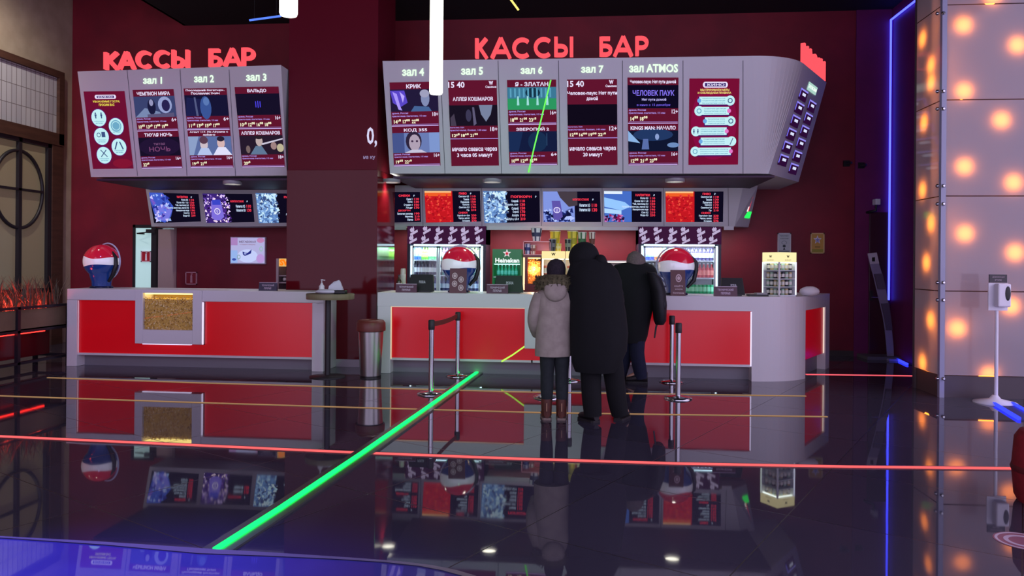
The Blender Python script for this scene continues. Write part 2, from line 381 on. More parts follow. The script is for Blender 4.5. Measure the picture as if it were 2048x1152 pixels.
# ---- the red pillar
PX0, PX1 = ony(574, 600, 10.75).x, ony(752, 600, 10.75).x
pil = bpy.data.objects.new('column', None); col.objects.link(pil); pil['kind'] = 'structure'; pil.location = ((PX0+PX1)/2, 11.25, 0)
zs = ony(660, 340, 10.75).z
mb = MB(); mb.box(PX0, 10.75, zs, PX1, 11.75, ZC, M((98, 20, 36), rough=.35, spec=.1, name='pillar_paint')); mb.build('upper_shaft', pil)
mb = MB(); mb.box(PX0-.012, 10.738, .11, PX1+.012, 11.762, zs, RED_GLOSS); mb.build('lacquered_cladding', pil, bevel=.004)
mb = MB(); mb.box(PX0-.02, 10.73, 0, PX1+.02, 11.77, .11, M((150, 140, 150), rough=.4)); mb.build('plinth', pil)
cv = Canvas([ony(a, b, 10.737) for a, b in ((724, 250), (752, 250), (752, 322), (724, 322))], (0, -1, 0))
mb = MB(); wt = E((226, 222, 255), .9); cv.text(mb, '0,', .35, .06, 1.08, .62, wt); cv.text(mb, 'на ку', .1, .86, .95, .97, E((190, 170, 220), .6)); mb.build('lettering', pil)  # reflection of a lit sign, drawn on the pillar face as glowing letters
# ---- the soffit above the bar, from the boards back to the wall
zso = 2.93
PLUM = M((58, 30, 62), rough=.6)

# ------------------------------------------------------------------ schedule boards over the bar
NB = (0, -1, -.29)
def SP(px, py, lift=0.0): return onplane(px, py, (0, 10.5, 4.41), NB, lift)
def MP(px, py, lift=0.0): return onplane(px, py, (0, 12.5, 2.87), NB, lift)
def scr(fn, q, lift): return Canvas([fn(a, b, lift) for a, b in q], NB)
T_W, T_L, T_Y, C_R, C_M = E((236, 226, 255)), E((176, 150, 236)), E((255, 250, 214)), E((96, 20, 46)), E((52, 14, 40))
def lines(cv, mb, t, u0, v0, u1, v1, m, bold=.02):
    n = len(t); h = (v1-v0)/n
    for i, s_ in enumerate(t):
        wd = (u1-u0)*min(1, len(s_)/max(len(x) for x in t)); c = (u0+u1)/2
        cv.text(mb, s_, c-wd/2, v0+h*i+h*.08, c+wd/2, v0+h*(i+1)-h*.08, m, .004, bold)
def half(cv, lt, par, v0, v1, title, still, times, age):
    W = lambda v: v0+v*(v1-v0)
    mb = MB(); cv.shapes(mb, still, (.0, W(.16), 1, W(.66)), .002); mb.build('film_still', par)
    n = max(len(x) for x in title); wd = min(.9, .062*n+.06)
    lines(cv, lt, title, .5-wd/2, W(.015 if len(title) > 1 else .04), .5+wd/2, W(.15), T_W, .03)
    cv.text(lt, 'драма, Россия', .02, W(.675), .36, W(.725), T_L); cv.text(lt, 'приключения, фантастика, 115 мин', .02, W(.74), .74, W(.79), T_L)
    cv.text(lt, age, .87, W(.685), .99, W(.775), T_W)
    for i, t in enumerate(times): cv.text(lt, t, .05+i*.19, W(.83), .05+i*.19+.15, W(.93), T_Y, .004, .03)
    cv.rect(lt, .02, W(.95), .99, W(.957), T_L)
    cv.rect(lt, 0, W(.975), .99, W(.995), E((206, 180, 246)))
def film_screen(par, q, h1, h2):
    cv = scr(SP, q, .006); mb = MB(); cv.rect(mb, 0, 0, 1, 1, C_R, 0); s_ = mb.build('screen', par)
    lt = MB(); half(cv, lt, s_, 0, .52, *h1); half(cv, lt, s_, .52, 1.0, *h2); lt.build('lettering', s_)
def count_screen(par, q, title, still, times, age, left):
    cv = scr(SP, q, .006); mb = MB(); cv.rect(mb, 0, 0, 1, 1, C_R, 0); s_ = mb.build('screen', par)
    mb = MB(); cv.shapes(mb, still, (0, .285, 1, .525), .002); mb.build('film_still', s_)
    lt = MB(); cv.text(lt, '15 40', .0, .015, .34, .085, T_W, .004, .025)
    cv.text(lt, 'W', .84, .01, .93, .055, T_W, .004, .05); cv.text(lt, 'Синема', .77, .063, .99, .09, T_W)
    n = max(len(x) for x in title); wd = min(1.0, .058*n+.02); lines(cv, lt, title, .5-wd/2, .185 if len(title) == 1 else .13, .5+wd/2, .24 if len(title) == 1 else .25, T_W, .03)
    cv.text(lt, 'фантастика, США', .0, .535, .3, .555, T_L); cv.text(lt, 'приключения, боевик, 148 мин', .0, .565, .76, .59, T_L); cv.text(lt, age, .84, .54, .99, .59, T_W)
    for i, t in enumerate(times): cv.text(lt, t, .04+i*.19, .612, .04+i*.19+.16, .655, T_Y, .004, .03)
    cv.rect(lt, 0, .672, 1, .68, T_L); lines(cv, lt, left, .03, .775, .97, .91, T_W, .03); lt.build('lettering', s_)
ST = {
 'champ': [('r', 0, 0, 1, 1, (58, 66, 110)), ('p', [(0, 1), (.25, .55), (.6, .75), (.7, 1)], (120, 136, 176)), ('c', .42, .5, .1, .38, (26, 26, 60)), ('c', .42, .3, .05, .16, (150, 150, 190)), ('c', .75, .42, .17, .4, (150, 160, 206)), ('c', .77, .45, .1, .28, (40, 34, 80)), ('p', [(.3, .86), (.95, .8), (.95, 1), (.3, 1)], (90, 84, 120))],
 'night': [('r', 0, 0, 1, 1, (24, 16, 40)), ('c', .5, .5, .5, .5, (34, 20, 52)), ('t', 'тихая', .36, .3, .64, .42, (110, 70, 110)), ('t', 'НОЧЬ', .24, .5, .76, .76, (120, 66, 110))],
 'bogatyr': [('r', 0, 0, 1, 1, (22, 20, 52)), ('p', [(.05, .1), (.4, .2), (.35, 1), (0, 1)], (30, 32, 76)), ('c', .48, .6, .13, .55, (58, 84, 150)), ('c', .5, .3, .07, .2, (90, 120, 180)), ('p', [(.22, .1), (.26, .1), (.3, 1), (.25, 1)], (84, 90, 130))],
 'agent': [('r', 0, 0, 1, 1, (90, 108, 160)), ('p', [(0, 0), (.25, 0), (.1, 1), (0, 1)], (140, 160, 200)), ('c', .36, .42, .09, .32, (206, 190, 200)), ('c', .36, .2, .1, .2, (90, 60, 80)), ('p', [(.18, 1), (.28, .62), (.46, .62), (.54, 1)], (180, 196, 236)), ('c', .76, .36, .09, .3, (214, 180, 180)), ('c', .76, .14, .09, .14, (40, 30, 50)), ('p', [(.56, 1), (.68, .58), (.86, .58), (1, 1)], (224, 224, 250))],
 'valdo': [('r', 0, 0, 1, 1, (22, 16, 40)), ('r', .44, .36, .46, .64, (80, 70, 240)), ('r', .49, .34, .51, .66, (80, 70, 240)), ('r', .54, .36, .56, .64, (80, 70, 240))],
 'koshmar': [('r', 0, 0, 1, 1, (38, 26, 44)), ('p', [(.22, 1), (.36, .55), (.5, .55), (.62, 1)], (96, 120, 150)), ('c', .45, .3, .08, .27, (190, 170, 170)), ('c', .45, .1, .09, .1, (40, 30, 40)), ('p', [(.5, .42), (1, .15), (1, .22), (.52, .5)], (206, 200, 220)), ('c', .78, .55, .07, .2, (160, 130, 130)), ('c', .93, .66, .08, .22, (190, 180, 150)), ('c', .18, .72, .05, .2, (120, 100, 100))],
 'krik': [('r', 0, 0, 1, 1, (34, 26, 58)), ('p', [(0, .05), (.3, .05), (.36, .6), (.2, .8), (.05, .6)], (90, 70, 200)), ('p', [(.05, .1), (.14, .2), (.2, .75), (.24, .95), (.16, .9)], (170, 150, 250)), ('p', [(.2, .1), (.3, .3), (.26, .6)], (190, 170, 255)), ('c', .73, .42, .09, .36, (130, 140, 180)), ('c', .72, .2, .1, .18, (160, 160, 190)), ('p', [(.42, 1), (.5, .75), (.8, .8), (.86, 1)], (70, 100, 150))],
 'kod': [('r', 0, 0, 1, 1, (106, 124, 180)), ('r', 0, 0, .25, 1, (70, 84, 140)), ('r', .78, 0, 1, 1, (126, 150, 206)), ('c', .45, .42, .17, .5, (46, 36, 60)), ('c', .47, .5, .12, .42, (176, 160, 180)), ('p', [(.25, 1), (.4, .85), (.6, .85), (.72, 1)], (200, 196, 220)), ('c', .42, .42, .025, .05, (60, 40, 70)), ('c', .52, .42, .025, .05, (60, 40, 70))],
 'masks': [('r', 0, 0, 1, 1, (24, 18, 34)), ('p', [(.62, 0), (.9, 0), (.86, .45), (.76, .8), (.66, .45)], (120, 130, 160)), ('p', [(.48, .1), (.52, .1), (.56, .9), (.5, 1)], (96, 90, 120)), ('c', .4, .5, .06, .3, (60, 56, 84)), ('p', [(.02, .6), (.1, .4), (.14, 1), (.02, 1)], (70, 60, 80))],
 'zlatan': [('r', 0, 0, 1, 1, (60, 120, 150)), ('r', 0, .5, 1, 1, (44, 150, 96)), ('c', .52, .25, .15, .22, (20, 50, 70))] + [('r', .05+.09*i, .05, .085+.09*i, .45, (90, 160, 190)) for i in range(10)] + [('p', [(.2+.2*i, .4), (.23+.2*i, .4), (.24+.2*i, .8), (.19+.2*i, .8)], (160, 220, 220)) for i in range(4)],
 'zver': [('r', 0, 0, 1, 1, (20, 28, 62)), ('p', [(0, 0), (.3, 0), (.2, 1), (0, 1)], (26, 44, 84)), ('c', .6, .5, .2, .5, (24, 46, 80)), ('r', .78, .1, .8, .7, (40, 66, 100))],
 'dark': [('r', 0, 0, 1, 1, (16, 10, 26))],
 'spider': [('r', 0, 0, 1, 1, (14, 10, 34)), ('t', 'ЧЕЛОВЕК ПАУК', .1, .22, .92, .46, (140, 120, 255)), ('t', 'Нет пути домой', .28, .56, .76, .7, (200, 190, 255)), ('t', 'в кино с 15 декабря', .18, .8, .84, .92, (110, 90, 220))],
 'king': [('r', 0, 0, 1, 1, (16, 22, 48)), ('p', [(0, 0), (.24, .6), (.0, .5)], (140, 180, 230)), ('c', .5, .2, .4, .3, (34, 56, 100)), ('p', [(.27, .9), (.3, .4), (.4, .4), (.42, .9)], (90, 110, 170)), ('c', .58, .3, .04, .15, (140, 160, 210)), ('c', .9, .7, .12, .12, (110, 140, 190))],
}
def seamline(mb, xs, y0, y1):
    for (xa, xb) in xs:
        a, b = SP(xa, y0, .002), SP(xb, y1, .002); d = V((.004, 0, 0)); mb.quad(a-d, b-d, b+d, a+d, M((70, 70, 84), rough=.6))
def titles(par, lst):
    g = E((226, 255, 226), 1.15)
    for t, x0, y0, x1, y1 in lst:
        mb = MB(); cv = scr(SP, [(x0, y0), (x1, y0), (x1, y1), (x0, y1)], .004); cv.text(mb, t, 0, 0, 1, 1, g, .004, .03); mb.build('hall_lettering', par)
def person_icon(cv, mb, u, v, s_, m):
    cv.circ(mb, u, v-s_*.32, s_*.22, s_*.11, m, .006, 10); cv.rect(mb, u-s_*.26, v-s_*.18, u+s_*.26, v+s_*.1, m, .006); cv.rect(mb, u-s_*.16, v+s_*.1, u+s_*.16, v+s_*.42, m, .006)

# left board
lb = thing('schedule_board', 'pale tilted schedule board for halls 1 to 3 over the left counter', 'schedule board', SP(370, 352))
bt = [SP(182, 354), SP(574, 351)]; tp = [SP(155, 143), SP(565, 130)]
for q in (bt[1], tp[1]): q.x = min(q.x, PX0-.02)
mb = MB(); mb.loft([bt+[V((bt[1].x, YB-.01, bt[1].z)), V((bt[0].x, YB-.01, bt[0].z))], tp+[V((tp[1].x, YB-.01, tp[1].z)), V((tp[0].x, YB-.01, tp[0].z))]], WHITEB, smooth=False)
seamline(mb, [(254, 275), (360, 374), (458, 471)], 139, 352); mb.build('housing', lb)
titles(lb, [('зал 1', 286, 154, 324, 168), ('зал 2', 388, 150, 428, 165), ('зал 3', 492, 147, 533, 162)])
film_screen(lb, [(265, 180), (347, 178), (365, 336), (284, 338)], (['ЧЕМПИОН МИРА'], ST['champ'], ['10⁴⁵', '13³⁰', '17⁰⁵', '19⁵⁰'], '6+'), (['ТИХАЯ НОЧЬ'], ST['night'], ['22²⁵'], '16+'))
film_screen(lb, [(367, 177), (453, 176), (467, 335), (382, 336)], (['Последний богатырь.', 'Посланник тьмы'], ST['bogatyr'], ['11¹⁵', '13²⁵', '15²⁰', '17⁰⁰'], '6+'), (['Агент 117. Из Африки с', 'любовью'], ST['agent'], ['19¹⁵', '21⁴⁵'], '16+'))
film_screen(lb, [(469, 174), (557, 173), (570, 334), (485, 335)], (['ВАЛЬДО'], ST['valdo'], ['10¹⁵', '12⁰⁵', '16⁰⁵', '18⁰⁵'], '16+'), (['АЛЛЕЯ КОШМАРОВ'], ST['koshmar'], ['20²⁵'], '18+'))
cv = scr(SP, [(167, 183), (249, 182), (267, 337), (186, 338)], .006)
mb = MB(); cv.rect(mb, 0, 0, 1, 1, E((108, 16, 50)), 0); cv.circ(mb, .75, .93, .24, .06, E((130, 20, 50)), .001); ps = mb.build('poster', lb)
mb = MB(); cv.circ(mb, .3, .07, .04, .026, T_W); cv.circ(mb, .74, .07, .04, .026, T_W); cv.rect(mb, .3, .044, .74, .096, T_W)
cv.rect(mb, .31, .056, .73, .085, E((60, 40, 110)), .003); cv.text(mb, 'КИНО', .34, .06, .7, .082, T_W, .005)
cv.text(mb, 'УВАЖАЕМЫЕ ГОСТИ,', .2, .115, .86, .145, E((255, 240, 90))); cv.text(mb, 'ПРОСИМ ВАС', .34, .155, .72, .185, E((255, 240, 90))); mb.build('lettering', ps)
IC = E((60, 80, 130)); IC2 = E((110, 170, 200))
for k, (u, v) in enumerate([(.30, .335), (.70, .45), (.31, .575), (.71, .715), (.32, .82)]):
    mb = MB(); cv.circ(mb, u, v, .195, .12, E((100, 24, 110)), .003); cv.circ(mb, u, v, .18, .11, E((196, 240, 246)), .004)
    if k == 0: person_icon(cv, mb, u-.07, v-.03, .09, IC); person_icon(cv, mb, u+.07, v-.03, .09, IC)
    elif k == 1: cv.circ(mb, u, v-.01, .09, .05, IC2, .006); cv.ring(mb, u, v-.01, .13, .075, .2, IC2, .006)
    elif k == 2: cv.ring(mb, u-.06, v-.02, .05, .03, .3, IC, .006); cv.rect(mb, u+.01, v-.06, u+.1, v+.01, IC, .006)
    elif k == 3: cv.line(mb, u-.1, v+.03, u-.03, v-.07, .03, IC, .006, 1.9); cv.line(mb, u+.1, v+.03, u+.03, v-.07, .03, IC, .006, 1.9)
    else: cv.line(mb, u-.07, v-.07, u+.08, v+.02, .02, IC, .006, 1.9); cv.line(mb, u+.07, v-.07, u-.07, v+.02, .02, IC, .006, 1.9)
    cv.text(mb, 'соблюдать', u-.12, v+.035, u+.12, v+.055, IC2, .006); cv.text(mb, 'дистанцию', u-.09, v+.062, u+.09, v+.08, IC2, .006); mb.build('round_notice', ps)

# right board, with its rounded end and the slanted side face
rb = thing('schedule_board', 'long pale schedule board with rounded right end over the main counter', 'schedule board', SP(1150, 347))
def Zp(px, py, z): return onz(px, py, z)
zt, zb = SP(1450, 112).z, min(SP(1500, 347).z, SP(780, 347).z)
tp = [SP(765, 122), SP(1490, 112), Zp(1530, 113.5, zt), Zp(1570, 118.5, zt), Zp(1607, 127, zt), Zp(1653, 165, zt)]
bt = [SP(780, 347), SP(1516, 347), SP(1524, 347), SP(1531, 347), SP(1537, 347.5), Zp(1597, 364, zb)]
A_, C_ = tp[1], tp[4]; B_ = V((C_.x-.30, A_.y-.02, zt)); a2_, c2_ = bt[1], bt[4]; NS = 12
tp = tp[:1]+[A_*(1-k/NS)**2+B_*2*(k/NS)*(1-k/NS)+C_*(k/NS)**2 for k in range(NS+1)]+tp[5:]; bt = bt[:1]+[a2_.lerp(c2_, k/NS) for k in range(NS+1)]+bt[5:]
mb = MB(); bk_ = lambda r: r+[V((r[-1].x, YB-.01, r[-1].z)), V((r[0].x, YB-.01, r[0].z))]
mb.loft([bk_(bt), bk_(tp)], WHITEB, smooth=False)
seamline(mb, [(880, 890), (996, 1003), (1117, 1121), (1245, 1246), (1366, 1366), (1486, 1486)], 121, 347); mb.build('housing', rb)
titles(rb, [('зал 4', 804, 136, 848, 152), ('зал 5', 922, 134, 966, 150), ('зал 6', 1041, 133, 1085, 148), ('зал 7', 1162, 131, 1207, 146), ('зал ATMOS', 1258, 128, 1356, 145)])
film_screen(rb, [(779, 165), (875, 163), (881, 331), (788, 333)], (['КРИК'], ST['krik'], ['14¹⁵', '17⁰⁰', '22⁰⁵'], '18+'), (['КОД 355'], ST['kod'], ['19⁴⁵', '22¹⁰'], '16+'))
count_screen(rb, [(896, 161), (993, 160), (998, 331), (903, 332)], ['АЛЛЕЯ КОШМАРОВ'], ST['masks'], ['12²⁵', '18⁴⁵', '21⁵⁵'], '18+', ['начало сеанса через', '3 часа 05 минут'])
film_screen(rb, [(1014, 160), (1112, 159), (1115, 330), (1019, 331)], (['Я - ЗЛАТАН'], ST['zlatan'], ['18⁵⁵', '21⁰⁵', '23¹⁵'], '16+'), (['ЗВЕРОПОЙ 2'], ST['zver'], ['10⁰⁵', '12²⁵', '16⁵⁵'], '6+'))
count_screen(rb, [(1134, 159), (1234, 158), (1235, 330), (1137, 331)], ['Человек-паук: Нет пути', 'домой'], ST['dark'], ['12⁵⁵', '16⁰⁰', '19⁰⁵', '22¹⁰'], '12+', ['начало сеанса через', '20 минут'])
film_screen(rb, [(1255, 155), (1357, 155), (1356, 330), (1257, 331)], (['Человек-паук: Нет пути домой'], ST['spider'], ['14⁵⁵', '18⁰⁵'], '12+'), (['KINGS MAN: НАЧАЛО'], ST['king'], ['12⁰⁵', '21¹⁵', '23⁵⁵'], '16+'))
cv = scr(SP, [(1379, 157), (1479, 157), (1476, 329), (1377, 330)], .006)
mb = MB(); cv.rect(mb, 0, 0, 1, 1, E((118, 14, 52)), 0); cv.circ(mb, .5, .5, .46, .44, E((134, 14, 66)), .001, 30); ps = mb.build('poster', rb)
mb = MB(); cv.circ(mb, .32, .07, .05, .034, T_W); cv.circ(mb, .72, .07, .05, .034, T_W); cv.rect(mb, .32, .036, .72, .104, T_W); cv.rect(mb, .31, .05, .73, .09, E((60, 40, 110)), .003); cv.text(mb, 'КИНО', .36, .055, .7, .085, T_W, .005)
cv.text(mb, 'МЫ ПРИНИМАЕМ МЕРЫ', .22, .115, .8, .14, E((255, 236, 130))); cv.text(mb, 'И СОБЛЮДАЕМ ПРАВИЛА', .17, .15, .84, .178, E((255, 236, 130))); mb.build('lettering', ps)
LB = E((196, 240, 246))
for k in range(6):
    v = .25+k*.118; u = (.82, .2, .84, .14, .86, .13)[k]; a, b = ((.2, .86), (.2, .8), (.32, .86), (.14, .76), (.24, .86), (.13, .85))[k]
    mb = MB(); cv.rect(mb, a-.02, v-.045, b+.02, v+.06, E((70, 16, 96)), .002); cv.rect(mb, a, v-.045, b, v+.045, LB, .004); cv.circ(mb, u, v, .095, .058, LB, .004)
    if k == 3: person_icon(cv, mb, u-.04, v, .06, IC); person_icon(cv, mb, u+.04, v, .06, IC)
    elif k == 4: cv.line(mb, u-.03, v+.04, u+.03, v-.04, .015, IC, .006, 1.7)
    else: cv.ring(mb, u, v, .05, .03, .35, (IC, IC2)[k % 2], .006)
    cv.circ(mb, b if u < .5 else a, v+.0, .04, .025, (E((110, 170, 230)), E((230, 120, 200)))[k % 2], .007)
    ta, tb = (a+.1, b-.06) if u < .5 else (a+.06, b-.14)
    for j in range(3): cv.text(mb, ('обработка поверхностей', 'социальная дистанция', 'бесконтактная оплата')[(j+k) % 3], ta, v-.032+j*.026, tb, v-.016+j*.026, IC2, .006)
    mb.build('notice_bar', ps)
# side face: the lit word and twelve small showtime tiles
sq = [tp[-2], tp[-1], bt[-1], bt[-2]]; sn = (sq[1]-sq[0]).cross(sq[3]-sq[0]); sn = sn if sn.y < 0 else -sn
sc_ = Canvas(sq, sn)
mb = MB(); sc_.rect(mb, .36, .10, .72, .175, E((170, 210, 200)), .004); sc_.text(mb, 'расписание', .38, .12, .70, .16, E((246, 255, 246), 1.2), .008); mb.build('side_lettering', rb)
for c in range(2):
    for k in range(6):
        u0 = (.16, .56)[c]; v0 = (.19, .235)[c]+k*.122
        mb = MB(); sc_.rect(mb, u0, v0, u0+.28, v0+.10, E((44, 12, 54)), .004); sc_.rect(mb, u0, v0, u0+.28, v0+.014, E((150, 140, 246)), .006); sc_.rect(mb, u0, v0, u0+.03, v0+.08, E((120, 110, 236)), .006)
        sc_.rect(mb, u0+.1, v0+.03, u0+.22, v0+.055, E((220, 226, 255)), .006); mb.build('showtime_tile', rb)
# ---- neon-red letters standing on the boards
def letter_strokes(ch):
    arc = lambda cx, cy, rx, ry, a0, a1, n=18: [(cx+rx*math.cos(R(a0+(a1-a0)*i/n)), cy+ry*math.sin(R(a0+(a1-a0)*i/n))) for i in range(n+1)]
    t = .1
    if ch == 'К': return [[(t, 0), (t, 1)], [(.92, 0), (.22, .5)], [(.3, .42), (.95, 1)]]
    if ch == 'А': return [[(.5, .0), (.04, 1)], [(.5, 0), (.96, 1)], [(.22, .68), (.78, .68)]]
    if ch == 'С': return [arc(.54, .5, .44, .42, -48, -312)]
    if ch == 'Ы': return [[(t, 0), (t, 1)], [(t, .46)]+arc(.38, .69, .26, .23, -90, 90, 10)+[(t, .92)], [(.92, 0), (.92, 1)]]
    if ch == 'Б': return [[(.14, 0), (.14, 1)], [(.14, .08), (.85, .08)], [(.14, .46)]+arc(.5, .69, .4, .23, -90, 90, 10)+[(.14, .92)]]
    if ch == 'Р': return [[(.14, 0), (.14, 1)], [(.14, .08)]+arc(.52, .33, .4, .25, -90, 90, 10)+[(.14, .58)]]
def ribbon(mb, pts, w, fn, off, m):
    n = len(pts); L_, R_ = [], []
    for i in range(n):
        a, b = pts[max(i-1, 0)], pts[min(i+1, n-1)]; dx, dy = b[0]-a[0], b[1]-a[1]; l = math.hypot(dx, dy) or 1; nx, ny = -dy/l*w/2, dx/l*w/2
        L_.append(fn(pts[i][0]+nx, pts[i][1]+ny)); R_.append(fn(pts[i][0]-nx, pts[i][1]-ny))
    rings = [[L_[i], R_[i], R_[i]+off, L_[i]+off] for i in range(n)]
    mb.loft(rings, m, smooth=False)
NEON = E((255, 82, 92), 1.25)
def neon_word(label, boxes, fn, off, w):
    p = fn(sum(b[1]+b[3] for b in boxes)/2/len(boxes), boxes[0][4])
    t = thing('illuminated_sign', label, 'sign', p)
    for ch, x0, y0, x1, y1 in boxes:
        mb = MB()
        for st in letter_strokes(ch): ribbon(mb, [(x0+u*(x1-x0), y0+v*(y1-y0)) for u, v in st], w, fn, off, NEON)
        mb.build('letter', t)
zt_l = SP(300, 139).z
fnl = lambda x, y: ony(x, y, 10.62)
neon_word('red glowing ticket office word over the left board', [('К', 207, 104, 234, 138), ('А', 235, 103, 267, 137), ('С', 270, 101, 303, 136), ('С', 306, 100, 340, 135), ('Ы', 342, 99, 376, 135)], fnl, V((0, .07, 0)), 6.3)
neon_word('red glowing bar word over the left board, beside the pillar', [('Б', 416, 97, 441, 133), ('А', 446, 96, 480, 132), ('Р', 482, 95, 507, 131)], fnl, V((0, .07, 0)), 6.3)
neon_word('red glowing ticket office word over the long rounded board', [('К', 951, 76, 974, 115), ('А', 982, 75, 1021, 115), ('С', 1024, 75, 1062, 115), ('С', 1067, 74, 1105, 114), ('Ы', 1108, 73, 1146, 112)], fnl, V((0, .07, 0)), 6.9)
neon_word('red glowing bar word over the long rounded board', [('Б', 1199, 73, 1224, 111), ('А', 1228, 72, 1265, 111), ('Р', 1271, 72, 1296, 110)], fnl, V((0, .07, 0)), 6.9)
dside = (tp[-1]-tp[-2]); o4 = tp[-2]+dside*.05
fns = lambda x, y: o4 + dside*(x*.9) + V((0, 0, .30*(1-y)+.01))
neon_word('red glowing word seen edge-on above the slanted board end', [('К', 0, 0, .19, 1), ('А', .2, 0, .4, 1), ('С', .41, 0, .6, 1), ('С', .61, 0, .8, 1), ('Ы', .81, 0, 1, 1)], fns, V((-.05, .03, 0)), .05)

# ------------------------------------------------------------------ menu boards on the back wall
lm = thing('menu_board', 'low pale menu board of three screens left of the pillar', 'menu board', MP(440, 452))
bt2 = [MP(303, 453), MP(640, 452)]; tp2 = [MP(291, 375), MP(640, 372)]
mb = MB(); mb.loft([bt2+[V((bt2[1].x, YB, bt2[1].z)), V((bt2[0].x, YB, bt2[0].z))], tp2+[V((tp2[1].x, YB, tp2[1].z)), V((tp2[0].x, YB, tp2[0].z))]], WHITEB, smooth=False); mb.build('housing', lm)
rm = thing('menu_board', 'long pale menu board of six screens over the bar fridges', 'menu board', MP(1120, 452))
ztm, zbm = MP(1400, 369).z, MP(1400, 452).z
tpm = [MP(700, 371), MP(1487, 369), onz(1516, 371, ztm)]; btm = [MP(700, 453), MP(1469, 453), onz(1497, 454.5, zbm)]
mb = MB(); mb.loft([bk_(btm), bk_(tpm)], WHITEB, smooth=False)
for x in (845, 963, 1082, 1204, 1327, 1456):
    a, b = MP(x, 371, .002), MP(x+1, 452, .002); d = V((.004, 0, 0)); mb.quad(a-d, b-d, b+d, a+d, M((96, 94, 104), rough=.6))
mb.build('housing', rm)
for q0, q1, en in ((972, 1278, 30), (1449, 1466, 5), (788, 812, 6)):  # strips and lamps added under the board to brighten the bar wall
    a, b = MP(q0, 453), MP(q1, 453); z = min(a.z, b.z)-.012
    mb = MB(); mb.box(a.x, 12.72, z-.012, b.x, 12.76, z, E((255, 226, 214), 1.6)); mb.build('light_strip', rm)
    mb = MB(); mb.box(a.x-.01, 12.69, z-.045, b.x+.01, 12.7, z+.012, WHITEB); mb.build('added_valance', rm)  # lip added to hide the strip from the eye and the floor
    lamp('added_strip_lamp', 'AREA', ((a.x+b.x)/2, 12.72, z-.03), en, (1, .86, .8), rm, max(.1, b.x-a.x), ((a.x+b.x)/2, 12.75, 0), None, .05)
PR, PW = E((255, 60, 84)), E((206, 226, 255))
def pieces(cv, mb, n, box, cols, sz, l=.002, seed=1):
    rnd = random.Random(seed)
    for i in range(n):
        u = rnd.uniform(box[0], box[2]); v = rnd.uniform(box[1], box[3]); a = rnd.uniform(0, 6.28); s_ = sz*rnd.uniform(.5, 1.2); c = E(rnd.choice(cols))
        ps_ = [(min(max(u+s_*rnd.uniform(.6, 1.1)*math.cos(a+k*2.1)*.6, 0), 1), min(max(v+s_*rnd.uniform(.6, 1.1)*math.sin(a+k*2.1), 0), 1)) for k in range(3)]
        cv.poly(mb, ps_, c, l+i*.00003)
def menu(par, q, head, rows, pic, hx=(.56, .78), rx=.78, y0=.08, rh=.105, price=True, head2=None, split=99):
    cv = scr(MP, q, .005); mb = MB(); cv.rect(mb, 0, 0, 1, 1, E((14, 10, 30)), 0); s_ = mb.build('screen', par)
    mb = MB(); pic(cv, mb); mb.build('picture', s_)
    lt = MB(); cv.text(lt, head, hx[0], y0, hx[1], y0+.075, PR, .006, .04); cv.text(lt, '₽', hx[1]+.06, y0+.01, hx[1]+.085, y0+.07, PW, .006); v = y0+rh
    for i, r_ in enumerate(rows):
        if i == split: cv.text(lt, head2, hx[0]-.02, v, hx[1], v+.065, PR, .006, .04); v += rh*.9
        wd = .017*len(r_)
        cv.text(lt, r_, rx-wd, v, rx, v+rh*.72, PW, .006, .03)
        if price: cv.text(lt, str(110+((i*37) % 9)*20), rx+.03, v, rx+.12, v+rh*.68, PR, .006, .03)
        v += rh*.88
    lt.build('lettering', s_)
def pic_ice(cv, mb):
    cv.poly(mb, [(0, 0), (.28, 0), (.46, .45), (.38, .8), (.24, 1), (.06, .9), (0, .3)], E((64, 90, 200))); cv.poly(mb, [(.05, .5), (.3, .35), (.42, .6), (.3, .95), (.1, .9)], E((120, 120, 226)), .004)
    pieces(cv, mb, 46, (.03, .05, .4, .95), [(160, 190, 255), (90, 120, 230), (206, 200, 255), (120, 90, 200), (40, 50, 150)], .09, .005, 3)
def pic_cup(cv, mb, c=((226, 200, 255), (150, 110, 220), (80, 40, 140), (30, 16, 60), (255, 226, 250))):
    cv.rect(mb, 0, 0, .45, 1, E((60, 36, 120))); pieces(cv, mb, 150, (.0, .02, .52, .98), c, .07, .003, 5)
    cv.poly(mb, [(.16, .25), (.36, .25), (.39, .8), (.3, .92), (.18, .9), (.13, .8)], E((126, 110, 220)), .012); cv.rect(mb, .18, .2, .35, .38, E((60, 70, 200)), .013)
    cv.circ(mb, .265, .6, .062, .11, E((236, 226, 255)), .014); cv.circ(mb, .265, .6, .046, .08, E((110, 96, 200)), .015); cv.text(mb, 'U', .25, .55, .28, .65, T_W, .017)
def pic_pop(cv, mb): cv.rect(mb, 0, 0, .4, 1, E((90, 130, 190))); pieces(cv, mb, 160, (0, .02, .42, .98), [(200, 236, 255), (150, 190, 240), (226, 246, 255), (110, 150, 210), (60, 80, 130)], .085, .003, 9)
def pic_beer(cv, mb):
    cv.rect(mb, 0, 0, .5, 1, E((196, 24, 34))); cv.rect(mb, 0, 0, .48, .05, E((255, 200, 140)), .004); cv.rect(mb, 0, .05, .48, .16, E((240, 96, 40)), .003); pieces(cv, mb, 80, (.02, .12, .46, .96), [(226, 40, 50), (166, 16, 30), (240, 80, 60)], .06, .005, 4)
